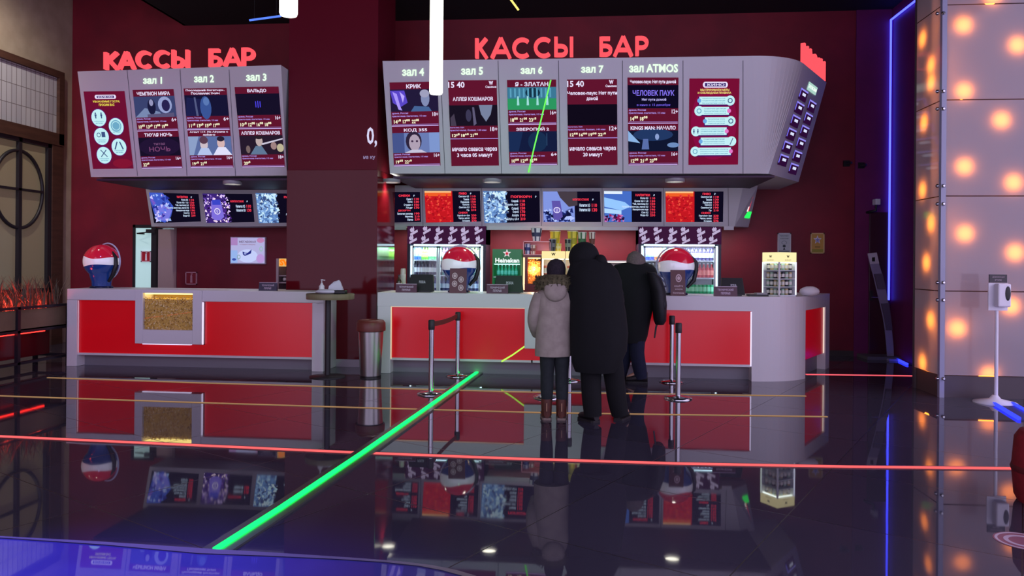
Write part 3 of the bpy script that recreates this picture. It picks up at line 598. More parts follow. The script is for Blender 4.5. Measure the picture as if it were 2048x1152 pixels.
def pic_hand(cv, mb):
    cv.rect(mb, 0, 0, .55, 1, E((130, 150, 226))); cv.poly(mb, [(.25, 0), (.6, 0), (.6, .45), (.45, .5), (.3, .2)], E((70, 60, 70)), .003); pieces(cv, mb, 60, (.0, .6, .5, .98), [(30, 40, 110), (180, 196, 255), (16, 20, 60)], .1, .004, 8)
    cv.poly(mb, [(.15, .3), (.3, .3), (.34, .82), (.26, .95), (.18, .9)], E((96, 84, 170)), .012); cv.circ(mb, .24, .6, .06, .1, E((226, 220, 255)), .014); cv.circ(mb, .24, .6, .044, .072, E((110, 96, 190)), .015); cv.text(mb, 'U', .225, .55, .255, .65, T_W, .017)
def pic_wave(cv, mb):
    cv.rect(mb, 0, 0, .48, 1, E((70, 110, 200))); cv.rect(mb, 0, 0, .32, .09, E((226, 240, 255)), .003); cv.poly(mb, [(0, .2), (.36, .35), (.46, .5), (.3, .62), (0, .5)], E((150, 200, 255)), .004); cv.poly(mb, [(0, .55), (.3, .62), (.3, .75), (0, .7)], E((176, 216, 255)), .005); pieces(cv, mb, 40, (0, .78, .34, .98), [(150, 30, 90), (40, 16, 60), (200, 120, 190)], .08, .006, 6)
def pic_dark(cv, mb): cv.rect(mb, 0, 0, .3, 1, E((120, 30, 30))); cv.rect(mb, 0, 0, .3, .08, E((220, 110, 60)), .004)
DR = ['Кола 0,5', 'Кола 0,8 / 1,0', 'Чай, лимонад 0,4', 'Напиток апельсин, лимон 0,5', 'Минеральная вода', 'Сок 0,2', 'Вода 0,5']
BE = ['Светлое 0,5', 'Темное', 'Пшеничное', 'Красное', 'Светлое 0,3', 'Эль', 'Картофель фри', 'Чипсы, начос', 'Сухарики']
menu(lm, [(298, 385), (397, 388), (402, 443), (308, 446)], 'НАПИТКИ', DR, pic_ice)
menu(lm, [(405, 387), (504, 388), (509, 444), (413, 446)], 'НАПИТОК В СТАКАНЕ', ['Напиток 0,5', 'Напиток 0,8'], pic_cup, hx=(.55, .82), rx=.84, y0=.22, rh=.16)
menu(lm, [(511, 386), (612, 388), (617, 445), (518, 446)], 'ПОПКОРН', ['Карамельный', 'Сырный', 'Соленый', 'Чипсы', 'Ассорти большое'], pic_pop, hx=(.56, .9), rx=.82, rh=.13)
menu(rm, [(728, 384), (840, 384), (842, 444), (730, 446)], 'СНЕКИ', ['Снек 1', 'Орехи', 'Сэндвич 1', 'Хот-дог', 'Батончик шоколад', 'Мармелад', 'Жвачка'], pic_dark, hx=(.62, .82), rx=.86, rh=.11, head2='ДЕСЕРТЫ', split=4)
menu(rm, [(849, 382), (960, 382), (962, 443), (852, 445)], 'ПИВО', BE, pic_beer, hx=(.62, .76), rx=.8, y0=.04, rh=.1, head2='СНЕКИ', split=6)
menu(rm, [(966, 382), (1079, 382), (1080, 444), (969, 446)], 'ПОПКОРН', ['Сладкий', 'Карамель, соль', 'Соленый', 'Сырный', 'Ассорти', 'Большой 0,8 л, 4,5 л'], pic_pop, hx=(.49, .86), rx=.62, y0=.14, rh=.13)
menu(rm, [(1086, 383), (1200, 383), (1202, 444), (1087, 444)], 'НАПИТОК В СТАКАНЕ', ['Напиток 0,5', 'Напиток 0,8'], pic_hand, hx=(.52, .8), rx=.82, y0=.22, rh=.17)
menu(rm, [(1208, 382), (1323, 383), (1323, 444), (1209, 444)], 'НАПИТКИ', DR, pic_wave, hx=(.55, .8), rx=.77)
menu(rm, [(1331, 383), (1447, 383), (1446, 444), (1332, 444)], 'ПИВО', BE, pic_beer, hx=(.64, .78), rx=.8, y0=.04, rh=.1, head2='СНЕКИ', split=6)
# little glowing figure stuck on the slanted end of the menu board
sqm = [tpm[1], tpm[2], btm[2], btm[1]]; smn = (sqm[1]-sqm[0]).cross(sqm[3]-sqm[0]); smn = smn if smn.y < 0 else -smn; cs = Canvas(sqm, smn)
mb = MB(); cs.poly(mb, [(.45, .62), (.95, .62), (.9, .78), (.52, .78)], E((40, 255, 90), 1.3), .012); cs.poly(mb, [(.5, .62), (.6, .35), (.78, .33), (.72, .62)], E((240, 40, 60), 1.1), .014); cs.poly(mb, [(.56, .62), (.62, .5), (.68, .5), (.66, .62)], E((255, 240, 240)), .018); cs.circ(mb, .72, .28, .09, .06, E((255, 60, 70)), .014, 10)
single(mb, 'wall_light', 'small glowing red and green figure on the menu board end', 'light', None)
# ---- soffit with its round downlights between the schedule boards and the menu boards
mb = MB(); yf = bt[0].y+.02
mb.box(SP(780, 347).x+.03, 11.02, zb-.05, SP(1537, 347).x+.1, YB-.002, zb-.02, PLUM); struct(mb, 'ceiling_soffit')
mb = MB(); bl = SP(182, 354); bl.z = min(bl.z, SP(574, 351).z); mb.box(bl.x+.05, 11.02, bl.z-.05, PX0-.03, YB-.002, bl.z-.02, PLUM); struct(mb, 'ceiling_soffit_small')
for k, (px, py, lab) in enumerate([(458, 1080, 'round downlight in the soffit over the left counter'), (760, 1120, 'round downlight in the soffit right beside the pillar'), (970, 1130, 'round downlight in the soffit over the middle of the bar'), (1350, 1141, 'round downlight in the soffit towards the board end')]):
    zz = (bl.z if k == 0 else zb)-.05
    p = onz(px, py, -zz); p = V((p.x, min(max(p.y, 11.15), 12.1), zz))
    t = thing('ceiling_downlight', lab, 'downlight', p-V((0, 0, .03)), 'downlights in the soffit')
    mb = MB(); mb.lathe([(.122, .0), (.122, -.05), (.14, -.05), (.14, 0)], p, M((150, 150, 156), rough=.4), 24, cap=False); mb.build('rim', t)
    mb = MB(); mb.disc(p-V((0, 0, .004)), .118, E((255, 250, 230), 9), 24, (0, 0, -1)); mb.build('diffuser', t)
    lamp('downlight_beam', 'SPOT', p-V((0, 0, .02)), 50, (1, .93, .86), t, .1, p+V((0, .12, -2)), 120)

# ------------------------------------------------------------------ light strips let into the floor
def strip(name, label, cat, px, wid, mat, group=None, zt=.006, bed=None, bedw=0):
    P = [onz(a, b, 0) for a, b in px]; n = len(P)
    def ring(w_, z0, z1):
        out = []
        for i in range(n):
            t = (P[min(i+1, n-1)]-P[max(i-1, 0)]).normalized(); q = V((-t.y, t.x, 0))*w_/2
            a, b = P[i]+q, P[i]-q; out.append([V((a.x, a.y, z0)), V((b.x, b.y, z0)), V((b.x, b.y, z1)), V((a.x, a.y, z1))])
        return out
    t = thing(name, label, cat, (P[n//2].x, P[n//2].y, 0), group)
    mb = MB(); mb.loft(ring(wid, .001, zt), mat, smooth=False); mb.build('light_line', t)
    if bed:
        mb = MB(); mb.loft(ring(bedw, .0005, zt*.6), bed, smooth=False); mb.build('channel', t)
    return t
strip('floor_light_strip', 'long red light strip crossing the whole floor in front of the podium', 'light strip', [(-40, 871.5), (0, 873.5), (350, 889.5), (700, 905.5), (1024, 918), (1350, 928), (1700, 934.5), (2040, 938)], .06, E((255, 104, 106), 1.15), None, .006, M((120, 60, 64), rough=.3), .11)
strip('floor_light_strip', 'thin yellow floor strip nearest the counters', 'light strip', [(95, 755.4), (400, 766), (700, 774.7), (1030, 784), (1350, 788.6), (1612, 792.4)], .028, E((184, 142, 100), .8), 'yellow floor strips')
strip('floor_light_strip', 'thin yellow floor strip farther from the counters, behind the red one', 'light strip', [(-30, 790.5), (0, 791.9), (350, 804), (700, 815), (1079, 825.5), (1350, 829.6), (1655, 833.7)], .028, E((184, 142, 100), .8), 'yellow floor strips')
strip('floor_light_strip', 'bright green floor strip running from the podium to the counter', 'light strip', [(432, 1105), (560, 1022), (727, 908), (850, 821), (966, 738)], .04, E((14, 255, 80), 4.0), None, .024, M((110, 116, 112), rough=.25, metal=.6), .17)
for q_ in ((964, 741, 5),): lamp('green_glow', 'POINT', onz(q_[0], q_[1])+V((0, 0, .03)), q_[2], (.02, 1, .12), None, .02)
strip('floor_light_strip', 'short pink floor strip between the counter end and the lit wall', 'light strip', [(1612, 749), (1720, 750.5), (1832, 752)], .05, E((255, 96, 110), 1.25), None, .006)
BLUE = E((40, 50, 255), 3.0); BLUE2 = E((60, 66, 255), 5.0)
p = onx(1787, 712, XR-.15); 
def floorbar(label, a, b, w_=.10):
    a, b = onz(*a), onz(*b); t = (b-a).normalized(); q = V((-t.y, t.x, 0))
    th_ = thing('floor_light_strip', label, 'light strip', (a+b)/2, 'blue floor lights by the lit wall')
    mb = MB()
    for k in (-1, 1): mb.loft([[c+q*k*w_-q*.014+V((0, 0, z)) for c, z in ((a, 0), (b, 0))]+[c+q*k*w_+q*.014+V((0, 0, z)) for c, z in ((b, .0), (a, .0))], [c+q*k*w_-q*.014+V((0, 0, .03)) for c in (a, b)]+[c+q*k*w_+q*.014+V((0, 0, .03)) for c in (b, a)]], BLUE, smooth=False)
    mb.build('light_line', th_)
    mb = MB(); mb.loft([[a-q*w_, b-q*w_, b+q*w_, a+q*w_], [a-q*w_+V((0, 0, .01)), b-q*w_+V((0, 0, .01)), b+q*w_+V((0, 0, .01)), a+q*w_+V((0, 0, .01))]], M((40, 40, 110), rough=.3), smooth=False); mb.build('channel', th_)
floorbar('blue twin floor light leading from the brochure stand to the lit wall', (1790, 713), (1829, 731))
floorbar('blue twin floor light beside the sanitizer stand foot', (2004, 808), (2062, 842))
# blue light line in the corridor corner, running on along the ceiling
t = thing('corner_light_line', 'blue light line up the corridor corner and along the ceiling edge', 'light line', ony(1777, 598, YB-.08))
a, b = ony(1777.5, 600, YB-.08), ony(1777.5, 40, YB-.08); b.x = a.x; b.z = min(b.z, ZC-.06)
mb = MB(); mb.tube([a, b], .017, BLUE2, 8); mb.build('upright_line', t); mb = MB(); mb.tube([b, V((b.x, 8.5, b.z))], .017, BLUE2, 8); mb.build('ceiling_line', t)
# green laser light falling on counter and board, put in as glowing strips
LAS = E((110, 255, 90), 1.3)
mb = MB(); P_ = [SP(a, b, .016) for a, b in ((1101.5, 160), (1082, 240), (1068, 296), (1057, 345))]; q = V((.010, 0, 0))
mb.loft([[p_-q, p_+q, p_+q+V((0, .004, 0)), p_-q+V((0, .004, 0))] for p_ in P_], LAS, smooth=False); single(mb, 'laser_light_strip', 'thin strip of green laser light slanting across the hall 6 screen', 'laser line')
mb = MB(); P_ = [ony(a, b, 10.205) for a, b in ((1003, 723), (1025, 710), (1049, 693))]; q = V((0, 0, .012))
mb.loft([[p_-q, p_+q, p_+q+V((0, .004, 0)), p_-q+V((0, .004, 0))] for p_ in P_], E((190, 255, 90), 1.2), smooth=False); single(mb, 'laser_light_strip', 'short strip of yellow-green laser light rising across the red counter panel', 'laser line')

# ------------------------------------------------------------------ low podium in the foreground
PZ = .495
ed = [onz(a, b, PZ) for a, b in ((-60, 1071), (0, 1074), (200, 1085), (411, 1099), (560, 1108), (700, 1117), (793, 1124), (865, 1132.5), (912, 1142), (950, 1153), (975, 1166))]
poly = ed+[V((ed[-1].x+.04, 1.9, PZ)), V((ed[-1].x+.04, 1.0, PZ)), V((-4.2, 1.0, PZ)), V((-4.2, ed[0].y+.1, PZ))]
cen = sum(poly, V((0, 0, 0)))/len(poly)
def shrink(k): return [p_+(cen-p_).normalized()*k for p_ in poly]
pt_ = thing('podium', 'low podium with blue-lit glossy top and rounded corner in the foreground', 'podium', (cen.x, cen.y, 0))
ptop = noise_mat('blue_podium_tiles', (70, 66, 116), (80, 76, 128), scale=2, rough=.02, spec=.75)
mb = MB(); lowp = [V((p_.x, p_.y, 0)) for p_ in shrink(.03)]; mb.loft([lowp, [V((p_.x, p_.y, PZ-.03)) for p_ in shrink(.03)]], M((70, 70, 90), rough=.4), smooth=False); mb.build('base', pt_)
mb = MB(); mb.loft([[p_-V((0, 0, .03)) for p_ in shrink(.02)], shrink(.02)], ptop, smooth=False); mb.build('top', pt_)
mb = MB(); o_, i_ = poly, shrink(.045)
mb.loft([[p_-V((0, 0, .03)) for p_ in o_], [p_+V((0, 0, .004)) for p_ in o_], [p_+V((0, 0, .004)) for p_ in i_]], M((112, 106, 108), rough=.3), cap=False, smooth=False); mb.build('edge_trim', pt_)
# unseen lamps added out of frame to colour podium, bar and left side
def unseen_lamp(label, loc, target, col_, en, spot):
    t = thing('unseen_lamp', label, 'lamp', V(loc)); mb = MB(); d_ = (V(target)-V(loc)).normalized()
    mb.tube([V(loc)-d_*.25, V(loc), V(loc)+d_*.05], [.09, .11, .12], BLACK, 16); mb.tube([V(loc)-d_*.2, V((loc[0], loc[1], ZC))], .02, BLACK); mb.build('housing', t)
    lamp('beam', 'SPOT', V(loc)+d_*.08, en, col_, t, .08, target, spot, blend=.8)
unseen_lamp('unseen blue lamp over the podium', (-3.2, 1.6, 4.6), (-2.3, 2.3, .5), (.07, .05, 1), 1900, 46)
unseen_lamp('unseen green lamp added to tint the bar', (0.6, 4.0, 5.3), (-1.3, 10.2, 1.9), (.22, 1, .42), 420, 42)
unseen_lamp('unseen violet lamp added to tint the left counter', (-4.4, 5.0, 5.4), (-7.2, 11.5, 1.5), (.45, .36, 1), 260, 44)
unseen_lamp('unseen warm lamp added to brighten the beige wall', (-7.9, 9.6, 6.6), (XL, 10.8, 3.6), (1, .92, .82), 420, 100)  # extra lamp out of view, put in because the beige wall was dark

# ------------------------------------------------------------------ the two counters
YC = 10.25; ZT = 1.12
def cz(px, py): return ony(px, py, YC).z
def cx(px, py=650): return ony(px, py, YC).x
REDP = M((196, 14, 28), rough=.22, spec=.5, es=.16, ergb=(255, 10, 24), name='backlit_red_glass')
LEDW = E((226, 214, 255), 1.3)
def red_panel(par, x0, x1, z0, z1, y=None):
    y = y or YC
    mb = MB(); mb.box(x0, y-.004, z0, x1, y+.03, z1, REDP); mb.build('red_panel', par)
# left counter
lc = thing('service_counter', 'left white service counter with red panels and a popcorn window', 'counter', (cx(400), YC+.3, 0))
x0, x1 = cx(139), cx(650); ka, kb, kc, kd = cx(159), cx(276), cx(408), cx(411); xe = cx(627)
zp1 = .93; zp0 = .20
mb = MB(); mb.box(x0, YC-.06, ZT-.16, kb, YC+.72, ZT, WHITE); mb.box(kc, YC-.06, ZT-.16, x1, YC+.72, ZT, WHITE); mb.box(kb, YC+.24, ZT-.06, kc, YC+.72, ZT, WHITE); mb.build('worktop', lc, bevel=.008)
mb = MB(); mb.box(x0, YC-.06, 0, ka, YC+.7, ZT-.16, WHITE); mb.build('end_panel', lc, bevel=.006)
mb = MB(); mb.box(xe, YC-.06, 0, x1, YC+.7, ZT-.16, WHITE); mb.build('end_panel', lc, bevel=.006)
mb = MB(); mb.box(ka, YC-.03, .165, xe, YC+.02, .195, WHITE); mb.build('lower_rail', lc)
mb = MB(); mb.box(ka, YC+.12, 0, xe, YC+.16, .17, GREYB); mb.build('kick_plate', lc)
red_panel(lc, ka, kb, .195, ZT-.16); red_panel(lc, kd, xe, .195, ZT-.16); red_panel(lc, kb, kd, .195, .34)
wx0, wx1 = cx(291), cx(390); wz0_, wz1_ = cz(340, 659), cz(340, 586)
mb = MB(); zb0 = cz(340, 687)
for q in ((kb, zb0, wx0, ZT), (wx1, zb0, kc, ZT), (wx0, zb0, wx1, wz0_), (wx0, wz1_, wx1, ZT)): mb.box(q[0], YC-.075, q[1], q[2], YC+.24, q[3], WHITE)
mb.build('window_housing', lc, bevel=.005)
mb = MB(); mb.box(wx0, YC+.2, wz0_, wx1, YC+.24, wz1_, M((150, 120, 60), rough=.8)); mb.build('back_board', lc)
mb = MB(); mb.box(cx(290), YC-.06, zb0-.012, cx(386), YC-.02, zb0-.001, LEDW); mb.build('light_strip', lc)
mb = MB(); mb.box(kc+.002, YC-.055, zb0, kc+.014, YC-.035, ZT-.17, LEDW); mb.build('light_strip', lc)
mb = MB(); mb.box(ka-.012, YC-.035, .2, ka, YC-.02, ZT-.17, E((255, 190, 210), .8)); mb.build('light_strip', lc)
mb = MB(); mb.box(wx0+.01, YC-.03, wz1_-.02, wx1-.01, YC+.15, wz1_-.004, E((255, 226, 130), 3.0)); mb.build('lamp_tube', lc)
gl = bpy.data.materials.new('clear_glass'); gl.use_nodes = True; nt = gl.node_tree; nt.nodes.remove(nt.nodes['Principled BSDF'])
tr = nt.nodes.new('ShaderNodeBsdfTransparent'); gs = nt.nodes.new('ShaderNodeBsdfGlossy'); gs.inputs['Roughness'].default_value = .02; mx = nt.nodes.new('ShaderNodeMixShader'); mx.inputs[0].default_value = .05
nt.links.new(tr.outputs[0], mx.inputs[1]); nt.links.new(gs.outputs[0], mx.inputs[2]); nt.links.new(mx.outputs[0], nt.nodes['Material Output'].inputs[0]); GLASS = gl
mb = MB(); mb.quad((wx0, YC-.06, wz0_), (wx1, YC-.06, wz0_), (wx1, YC-.06, wz1_), (wx0, YC-.06, wz1_), GLASS); mb.build('glass_pane', lc)
def popcorn_heap(label, x0, x1, y0, y1, z0, z1, rnd=3, n=900, cols=((238, 206, 120), (214, 176, 84), (250, 232, 180), (170, 130, 60))):
    r_ = random.Random(rnd); mb = MB(); ms = [M(c, rough=.7) for c in cols]
    mb.box(x0, y0+.02, z0, x1, y1, z1-.03, ms[1])
    for i in range(n):
        c = V((r_.uniform(x0, x1), y0+r_.uniform(0, .025), r_.uniform(z0, z1))); s_ = r_.uniform(.008, .016); 
        q = [c+V((r_.gauss(0, 1), r_.gauss(0, 1), r_.gauss(0, 1))).normalized()*s_ for k in range(5)]
        mb.add(q, [(0, 1, 2), (0, 2, 3), (0, 3, 4), (1, 2, 4), (0, 1, 4), (2, 3, 4)], r_.choice(ms))
    return single(mb, 'popcorn', label, 'popcorn', None, 'stuff')
popcorn_heap('yellow popcorn heaped behind the glass of the left counter window', wx0+.004, wx1-.004, YC-.045, YC+.19, wz0_+.001, wz1_-.055, 3, 1500)
# right counter: straight front, rounded end, slanted side
rc = thing('service_counter', 'long white bar counter with red panels and rounded right end', 'counter', (0.5, YC+.4, 0))
x0 = cx(757); xa = cx(783); xb = cx(1050); xc = cx(1066); xd = cx(1172); xe2 = cx(1190); xf = cx(1502)
e1 = V((3.04, 10.56, 0)); e2 = V((3.73, 11.74, 0)); arc_ = []
for i in range(11):
    t_ = i/10; a, b, c = V((xf, YC-.06, 0)), V((e1.x-.28, YC-.07, 0)), e1; arc_.append(a*(1-t_)**2+b*2*t_*(1-t_)+c*t_*t_)
ins = (e2-e1).normalized(); nin = V((-ins.y, ins.x, 0))
fr = [V((x0, YC-.06, 0))]+arc_+[e2]; bkp = [e2+nin*.7, e1+nin*.7+ins*.1+V((-.2, .2, 0)), V((xf, YC+.72, 0)), V((x0, YC+.72, 0))]
Zv = lambda pts, z: [V((p_.x, p_.y, z)) for p_ in pts]
mb = MB(); mb.loft([Zv(fr+bkp, ZT-.19), Zv(fr+bkp, ZT)], WHITE, smooth=False); mb.build('worktop', rc)
mb = MB(); mb.loft([Zv(arc_+[e1+nin*.5, V((xf, YC+.5, 0))], 0), Zv(arc_+[e1+nin*.5, V((xf, YC+.5, 0))], ZT-.19)], WHITE, smooth=False); mb.build('rounded_end', rc)
mb = MB(); mb.box(x0, YC-.06, 0, xa, YC+.7, ZT-.19, WHITE); mb.build('end_panel', rc, bevel=.006); mb = MB(); p_ = [e2-ins*.24, e2, e2+nin*.6, e2-ins*.24+nin*.6]; mb.loft([Zv(p_, 0), Zv(p_, ZT-.19)], WHITE, smooth=False); mb.build('end_panel', rc)
mb = MB()
for q in ((xa, xc), (xd, xf)): mb.box(q[0], YC-.03, .185, q[1], YC+.02, .215, WHITE)
mb.box(xc-.02, YC-.03, .185, xd, YC+.02, .215, WHITE); mb.build('lower_rail', rc)
mb = MB(); mb.box(xa, YC+.12, 0, xf, YC+.16, .19, GREYB); mb.build('kick_plate', rc)
red_panel(rc, xa, xb, .215, ZT-.19); red_panel(rc, xe2, xf, .215, ZT-.19); red_panel(rc, xb, xe2, .215, .38)
mb = MB(); mb.box(xb, YC-.075, .38, xe2, YC+.2, ZT-.185, WHITE); mb.build('window_housing', rc, bevel=.005)
q = [e1+ins*.03+nin*.03, e2-ins*.26+nin*.03]; q = q+[q[1]+nin*.03, q[0]+nin*.03]
mb = MB(); mb.loft([Zv(q, .24), Zv(q, ZT-.2)], REDP, smooth=False); mb.build('red_panel', rc)
q = [e1+ins*.05+nin*.12, e2-ins*.1+nin*.12]; q = q+[q[1]+nin*.03, q[0]+nin*.03]; mb = MB(); mb.loft([Zv(q, 0), Zv(q, .24)], GREYB, smooth=False); mb.build('kick_plate', rc)
mb = MB(); mb.box(xf-.014, YC-.05, .2, xf-.002, YC-.03, ZT-.2, LEDW); mb.build('light_strip', rc); mb = MB(); mb.box(xa, YC-.045, .2, xa+.012, YC-.03, ZT-.2, E((255, 226, 190), .8)); mb.box(xa, YC-.045, ZT-.2, xb, YC-.03, ZT-.191, E((255, 214, 190), .7)); mb.build('light_strip', rc); mb = MB()
c_ = [e2-ins*.24+nin*.02-ins*.012, e2-ins*.24+nin*.02, e2-ins*.24+nin*.04, e2-ins*.252+nin*.04]; mb.loft([Zv(c_, .24), Zv(c_, ZT-.2)], E((255, 226, 210), 1), smooth=False); mb.build('light_strip', rc)

# ------------------------------------------------------------------ globe drink dispensers
def globe_mat():
    m = bpy.data.materials.new('red_white_blue_globe'); m.use_nodes = True; nt = m.node_tree; L = nt.links.new; b = nt.nodes['Principled BSDF']
    tc = nt.nodes.new('ShaderNodeTexCoord'); sp = nt.nodes.new('ShaderNodeSeparateXYZ'); L(tc.outputs['Object'], sp.inputs[0])
    def mt(op, a, bb):
        n = nt.nodes.new('ShaderNodeMath'); n.operation = op
        for i, q in enumerate((a, bb)):
            if isinstance(q, (int, float)): n.inputs[i].default_value = q
            elif q is not None: L(q, n.inputs[i])
        return n.outputs[0]
    wv = mt('MULTIPLY', mt('SINE', mt('MULTIPLY', sp.outputs['X'], 10.5), None), .035)
    up = mt('ADD', mt('ADD', sp.outputs['Z'], wv), mt('MULTIPLY', sp.outputs['X'], -.10))
    hi = mt('GREATER_THAN', up, .455); lo = mt('LESS_THAN', mt('ADD', sp.outputs['Z'], mt('MULTIPLY', wv, -.5)), .335)
    m1 = nt.nodes.new('ShaderNodeMixRGB'); m1.inputs[1].default_value = (*S(238, 238, 248), 1); m1.inputs[2].default_value = (*S(206, 30, 60), 1); L(hi, m1.inputs[0])
    m2 = nt.nodes.new('ShaderNodeMixRGB'); m2.inputs[2].default_value = (*S(22, 52, 120), 1); L(lo, m2.inputs[0]); L(m1.outputs[0], m2.inputs[1]); L(m2.outputs[0], b.inputs['Base Color'])
    b.inputs['Roughness'].default_value = .12; b.inputs['Coat Weight'].default_value = .5
    L(m2.outputs[0], b.inputs['Emission Color']); b.inputs['Emission Strength'].default_value = .22
    return m
GLOBE = globe_mat(); DBL = M((16, 24, 62), rough=.25)
def dispenser(px, label, yoff=.33, ro=0):
    p = ony(px, 583, YC+yoff); 
    t = thing('drink_dispenser', label, 'drink dispenser', (p.x, YC+yoff, ZT), 'globe drink dispensers', ro)
    mb = MB(); r = .25; zc = .40
    prof = [(.13, .02), (.135, .10), (.155, .16)]+[(r*math.cos(R(a)), zc+r*math.sin(R(a))) for a in range(-48, 91, 6)]
    mb.lathe(prof, (0, 0, 0), GLOBE, 40); mb.build('globe', t, local=True)
    mb = MB(); mb.lathe([(.16, 0), (.16, .02), (.14, .03)], (0, 0, 0), DBL, 32); mb.build('base', t, local=True)
    mb = MB(); mb.tube([(.262*math.cos(R(a)), .10, zc+.27*math.sin(R(a))) for a in range(-70, 251, 10)], .012, M((190, 200, 230), rough=.15), 8); mb.build('rim_ring', t, local=True)
    mb = MB(); mb.tube([(.15, .0, .1), (.24, .0, .2), (.275, .02, .34), (.27, .02, .46), (.2, .02, .54)], [.02, .03, .03, .026, .015], BLACK, 10); mb.build('side_arm', t, local=True)
    return t
dispenser(203, 'globe drink dispenser at the far left of the left counter', .36, R(-18))
dispenser(918, 'globe drink dispenser on the bar counter, between the two left tills')
dispenser(1352, 'globe drink dispenser on the bar counter, right of the customers')
def table_card(px0, px1, y0, y1, label, circles, text):
    a = ony(px0, y1, YC+.02); b = ony(px1, y0, YC+.02); t = thing('table_card', label, 'card', ((a.x+b.x)/2, YC+.03, ZT), 'cards before the globes')
    mb = MB(); CB = M((84, 30, 34), rough=.35); mb.loft([[V((a.x, YC, ZT)), V((b.x, YC, ZT)), V((b.x, YC+.012, ZT)), V((a.x, YC+.012, ZT))], [V((a.x, YC+.05, b.z)), V((b.x, YC+.05, b.z)), V((b.x, YC+.062, b.z)), V((a.x, YC+.062, b.z))]], CB, smooth=False)
    mb.box(a.x, YC, ZT, b.x, YC+.1, ZT+.012, CB); mb.build('stand', t)
    cvs = Canvas([V((a.x, YC+.05, b.z)), V((b.x, YC+.05, b.z)), V((b.x, YC, ZT)), V((a.x, YC, ZT))], (0, -1, .1)); mb = MB(); cc = M((206, 180, 184), rough=.4)
    for u, v, r_ in circles: cvs.circ(mb, u, v, r_, r_*.78, cc, .002); cvs.ring(mb, u, v, r_*.7, r_*.55, .3, CB, .003)
    for (s_, u0, v0, u1, v1) in text: cvs.text(mb, s_, u0, v0, u1, v1, cc, .003)
    mb.build('print', t)
table_card(899, 933, 537, 581, 'red card with four round marks, before the left bar globe', [(.3, .3, .16), (.68, .45, .16), (.3, .62, .16), (.68, .78, .16)], [])
table_card(1341, 1371, 540, 586, 'red card with one round mark, before the right bar globe', [(.55, .32, .2)], [('кешбэк', .25, .58, .85, .66), ('за покупки', .3, .72, .8, .79), ('баллами', .15, .85, .9, .92)])
# ---- tills and their plaques
def till(px0, px1, y0, label, yo=.16):
    a = ony(px0, y0, YC+yo); b = ony(px1, y0, YC+yo); t = thing('till_monitor', label, 'till', ((a.x+b.x)/2, YC+yo, ZT), 'black tills on the bar')
    zt_ = a.z; d_ = (b.x-a.x)*.07
    mb = MB(); mb.loft([[V((a.x, YC+yo, ZT+.012)), V((b.x, YC+yo, ZT+.012)), V((b.x, YC+yo+.05, ZT+.012)), V((a.x, YC+yo+.05, ZT+.012))], [V((a.x+d_, YC+yo+.07, zt_)), V((b.x-d_, YC+yo+.07, zt_)), V((b.x-d_, YC+yo+.11, zt_)), V((a.x+d_, YC+yo+.11, zt_))]], BLACK, smooth=False); mb.build('screen_back', t, bevel=.008)
    mb = MB(); mb.box(a.x+.05, YC+yo-.02, ZT, b.x-.05, YC+yo+.2, ZT+.02, BLACK); mb.build('foot', t)
    cvs = Canvas([V((a.x, YC+yo+.07, zt_)), V((b.x, YC+yo+.07, zt_)), V((b.x, YC+yo, ZT)), V((a.x, YC+yo, ZT))], (0, -1, .2)); mb = MB(); cvs.text(mb, 'POSUA', .42, .34, .66, .5, M((200, 200, 210), rough=.4), .004); mb.build('logo', t)
till(815, 868, 549, 'black till with small white logo at the left end of the bar')
till(987, 1047, 551, 'black till with small white logo in front of the green fridge')
till(1442, 1491, 556, 'black till with small white logo right of the right globe dispenser')
def plaque(px0, px1, y0, y1, label, blue=False):
    yy = YC+.04; a = ony(px0, y1, yy); b = ony(px1, y0, yy); t = thing('counter_plaque', label, 'plaque', ((a.x+b.x)/2, yy, ZT), 'closed-till plaques'); zt_ = b.z
    PB = M((40, 34, 66) if blue else (78, 34, 54), rough=.3)
    mb = MB(); mb.loft([[V((a.x, yy, ZT)), V((b.x, yy, ZT)), V((b.x, yy+.05, ZT)), V((a.x, yy+.05, ZT))], [V((a.x, yy+.025, zt_)), V((b.x, yy+.025, zt_)), V((b.x, yy+.03, zt_)), V((a.x, yy+.03, zt_))]], PB, smooth=False); mb.build('plate', t)
    cvs = Canvas([V((a.x, yy+.025, zt_)), V((b.x, yy+.025, zt_)), V((b.x, yy, ZT)), V((a.x, yy, ZT))], (0, -1, .3)); mb = MB(); wm = M((200, 180, 200), rough=.4)
    cvs.text(mb, 'ТЕХНИЧЕСКИЙ', .16, .2, .84, .46, wm, .002); cvs.text(mb, 'ПЕРЕРЫВ', .3, .58, .7, .82, wm, .002); cvs.rect(mb, .0, .0, 1, .05, wm, .002); mb.build('lettering', t)
plaque(517, 553, 565, 578, 'small dark blue closed-till plaque on the left counter', True)
plaque(791, 833, 568, 584, 'small maroon closed-till plaque at the left end of the bar')
plaque(973, 1016, 569, 584, 'small maroon closed-till plaque before the till under the green fridge')
plaque(1428, 1475, 573, 589, 'small maroon closed-till plaque before the till right of the right globe')

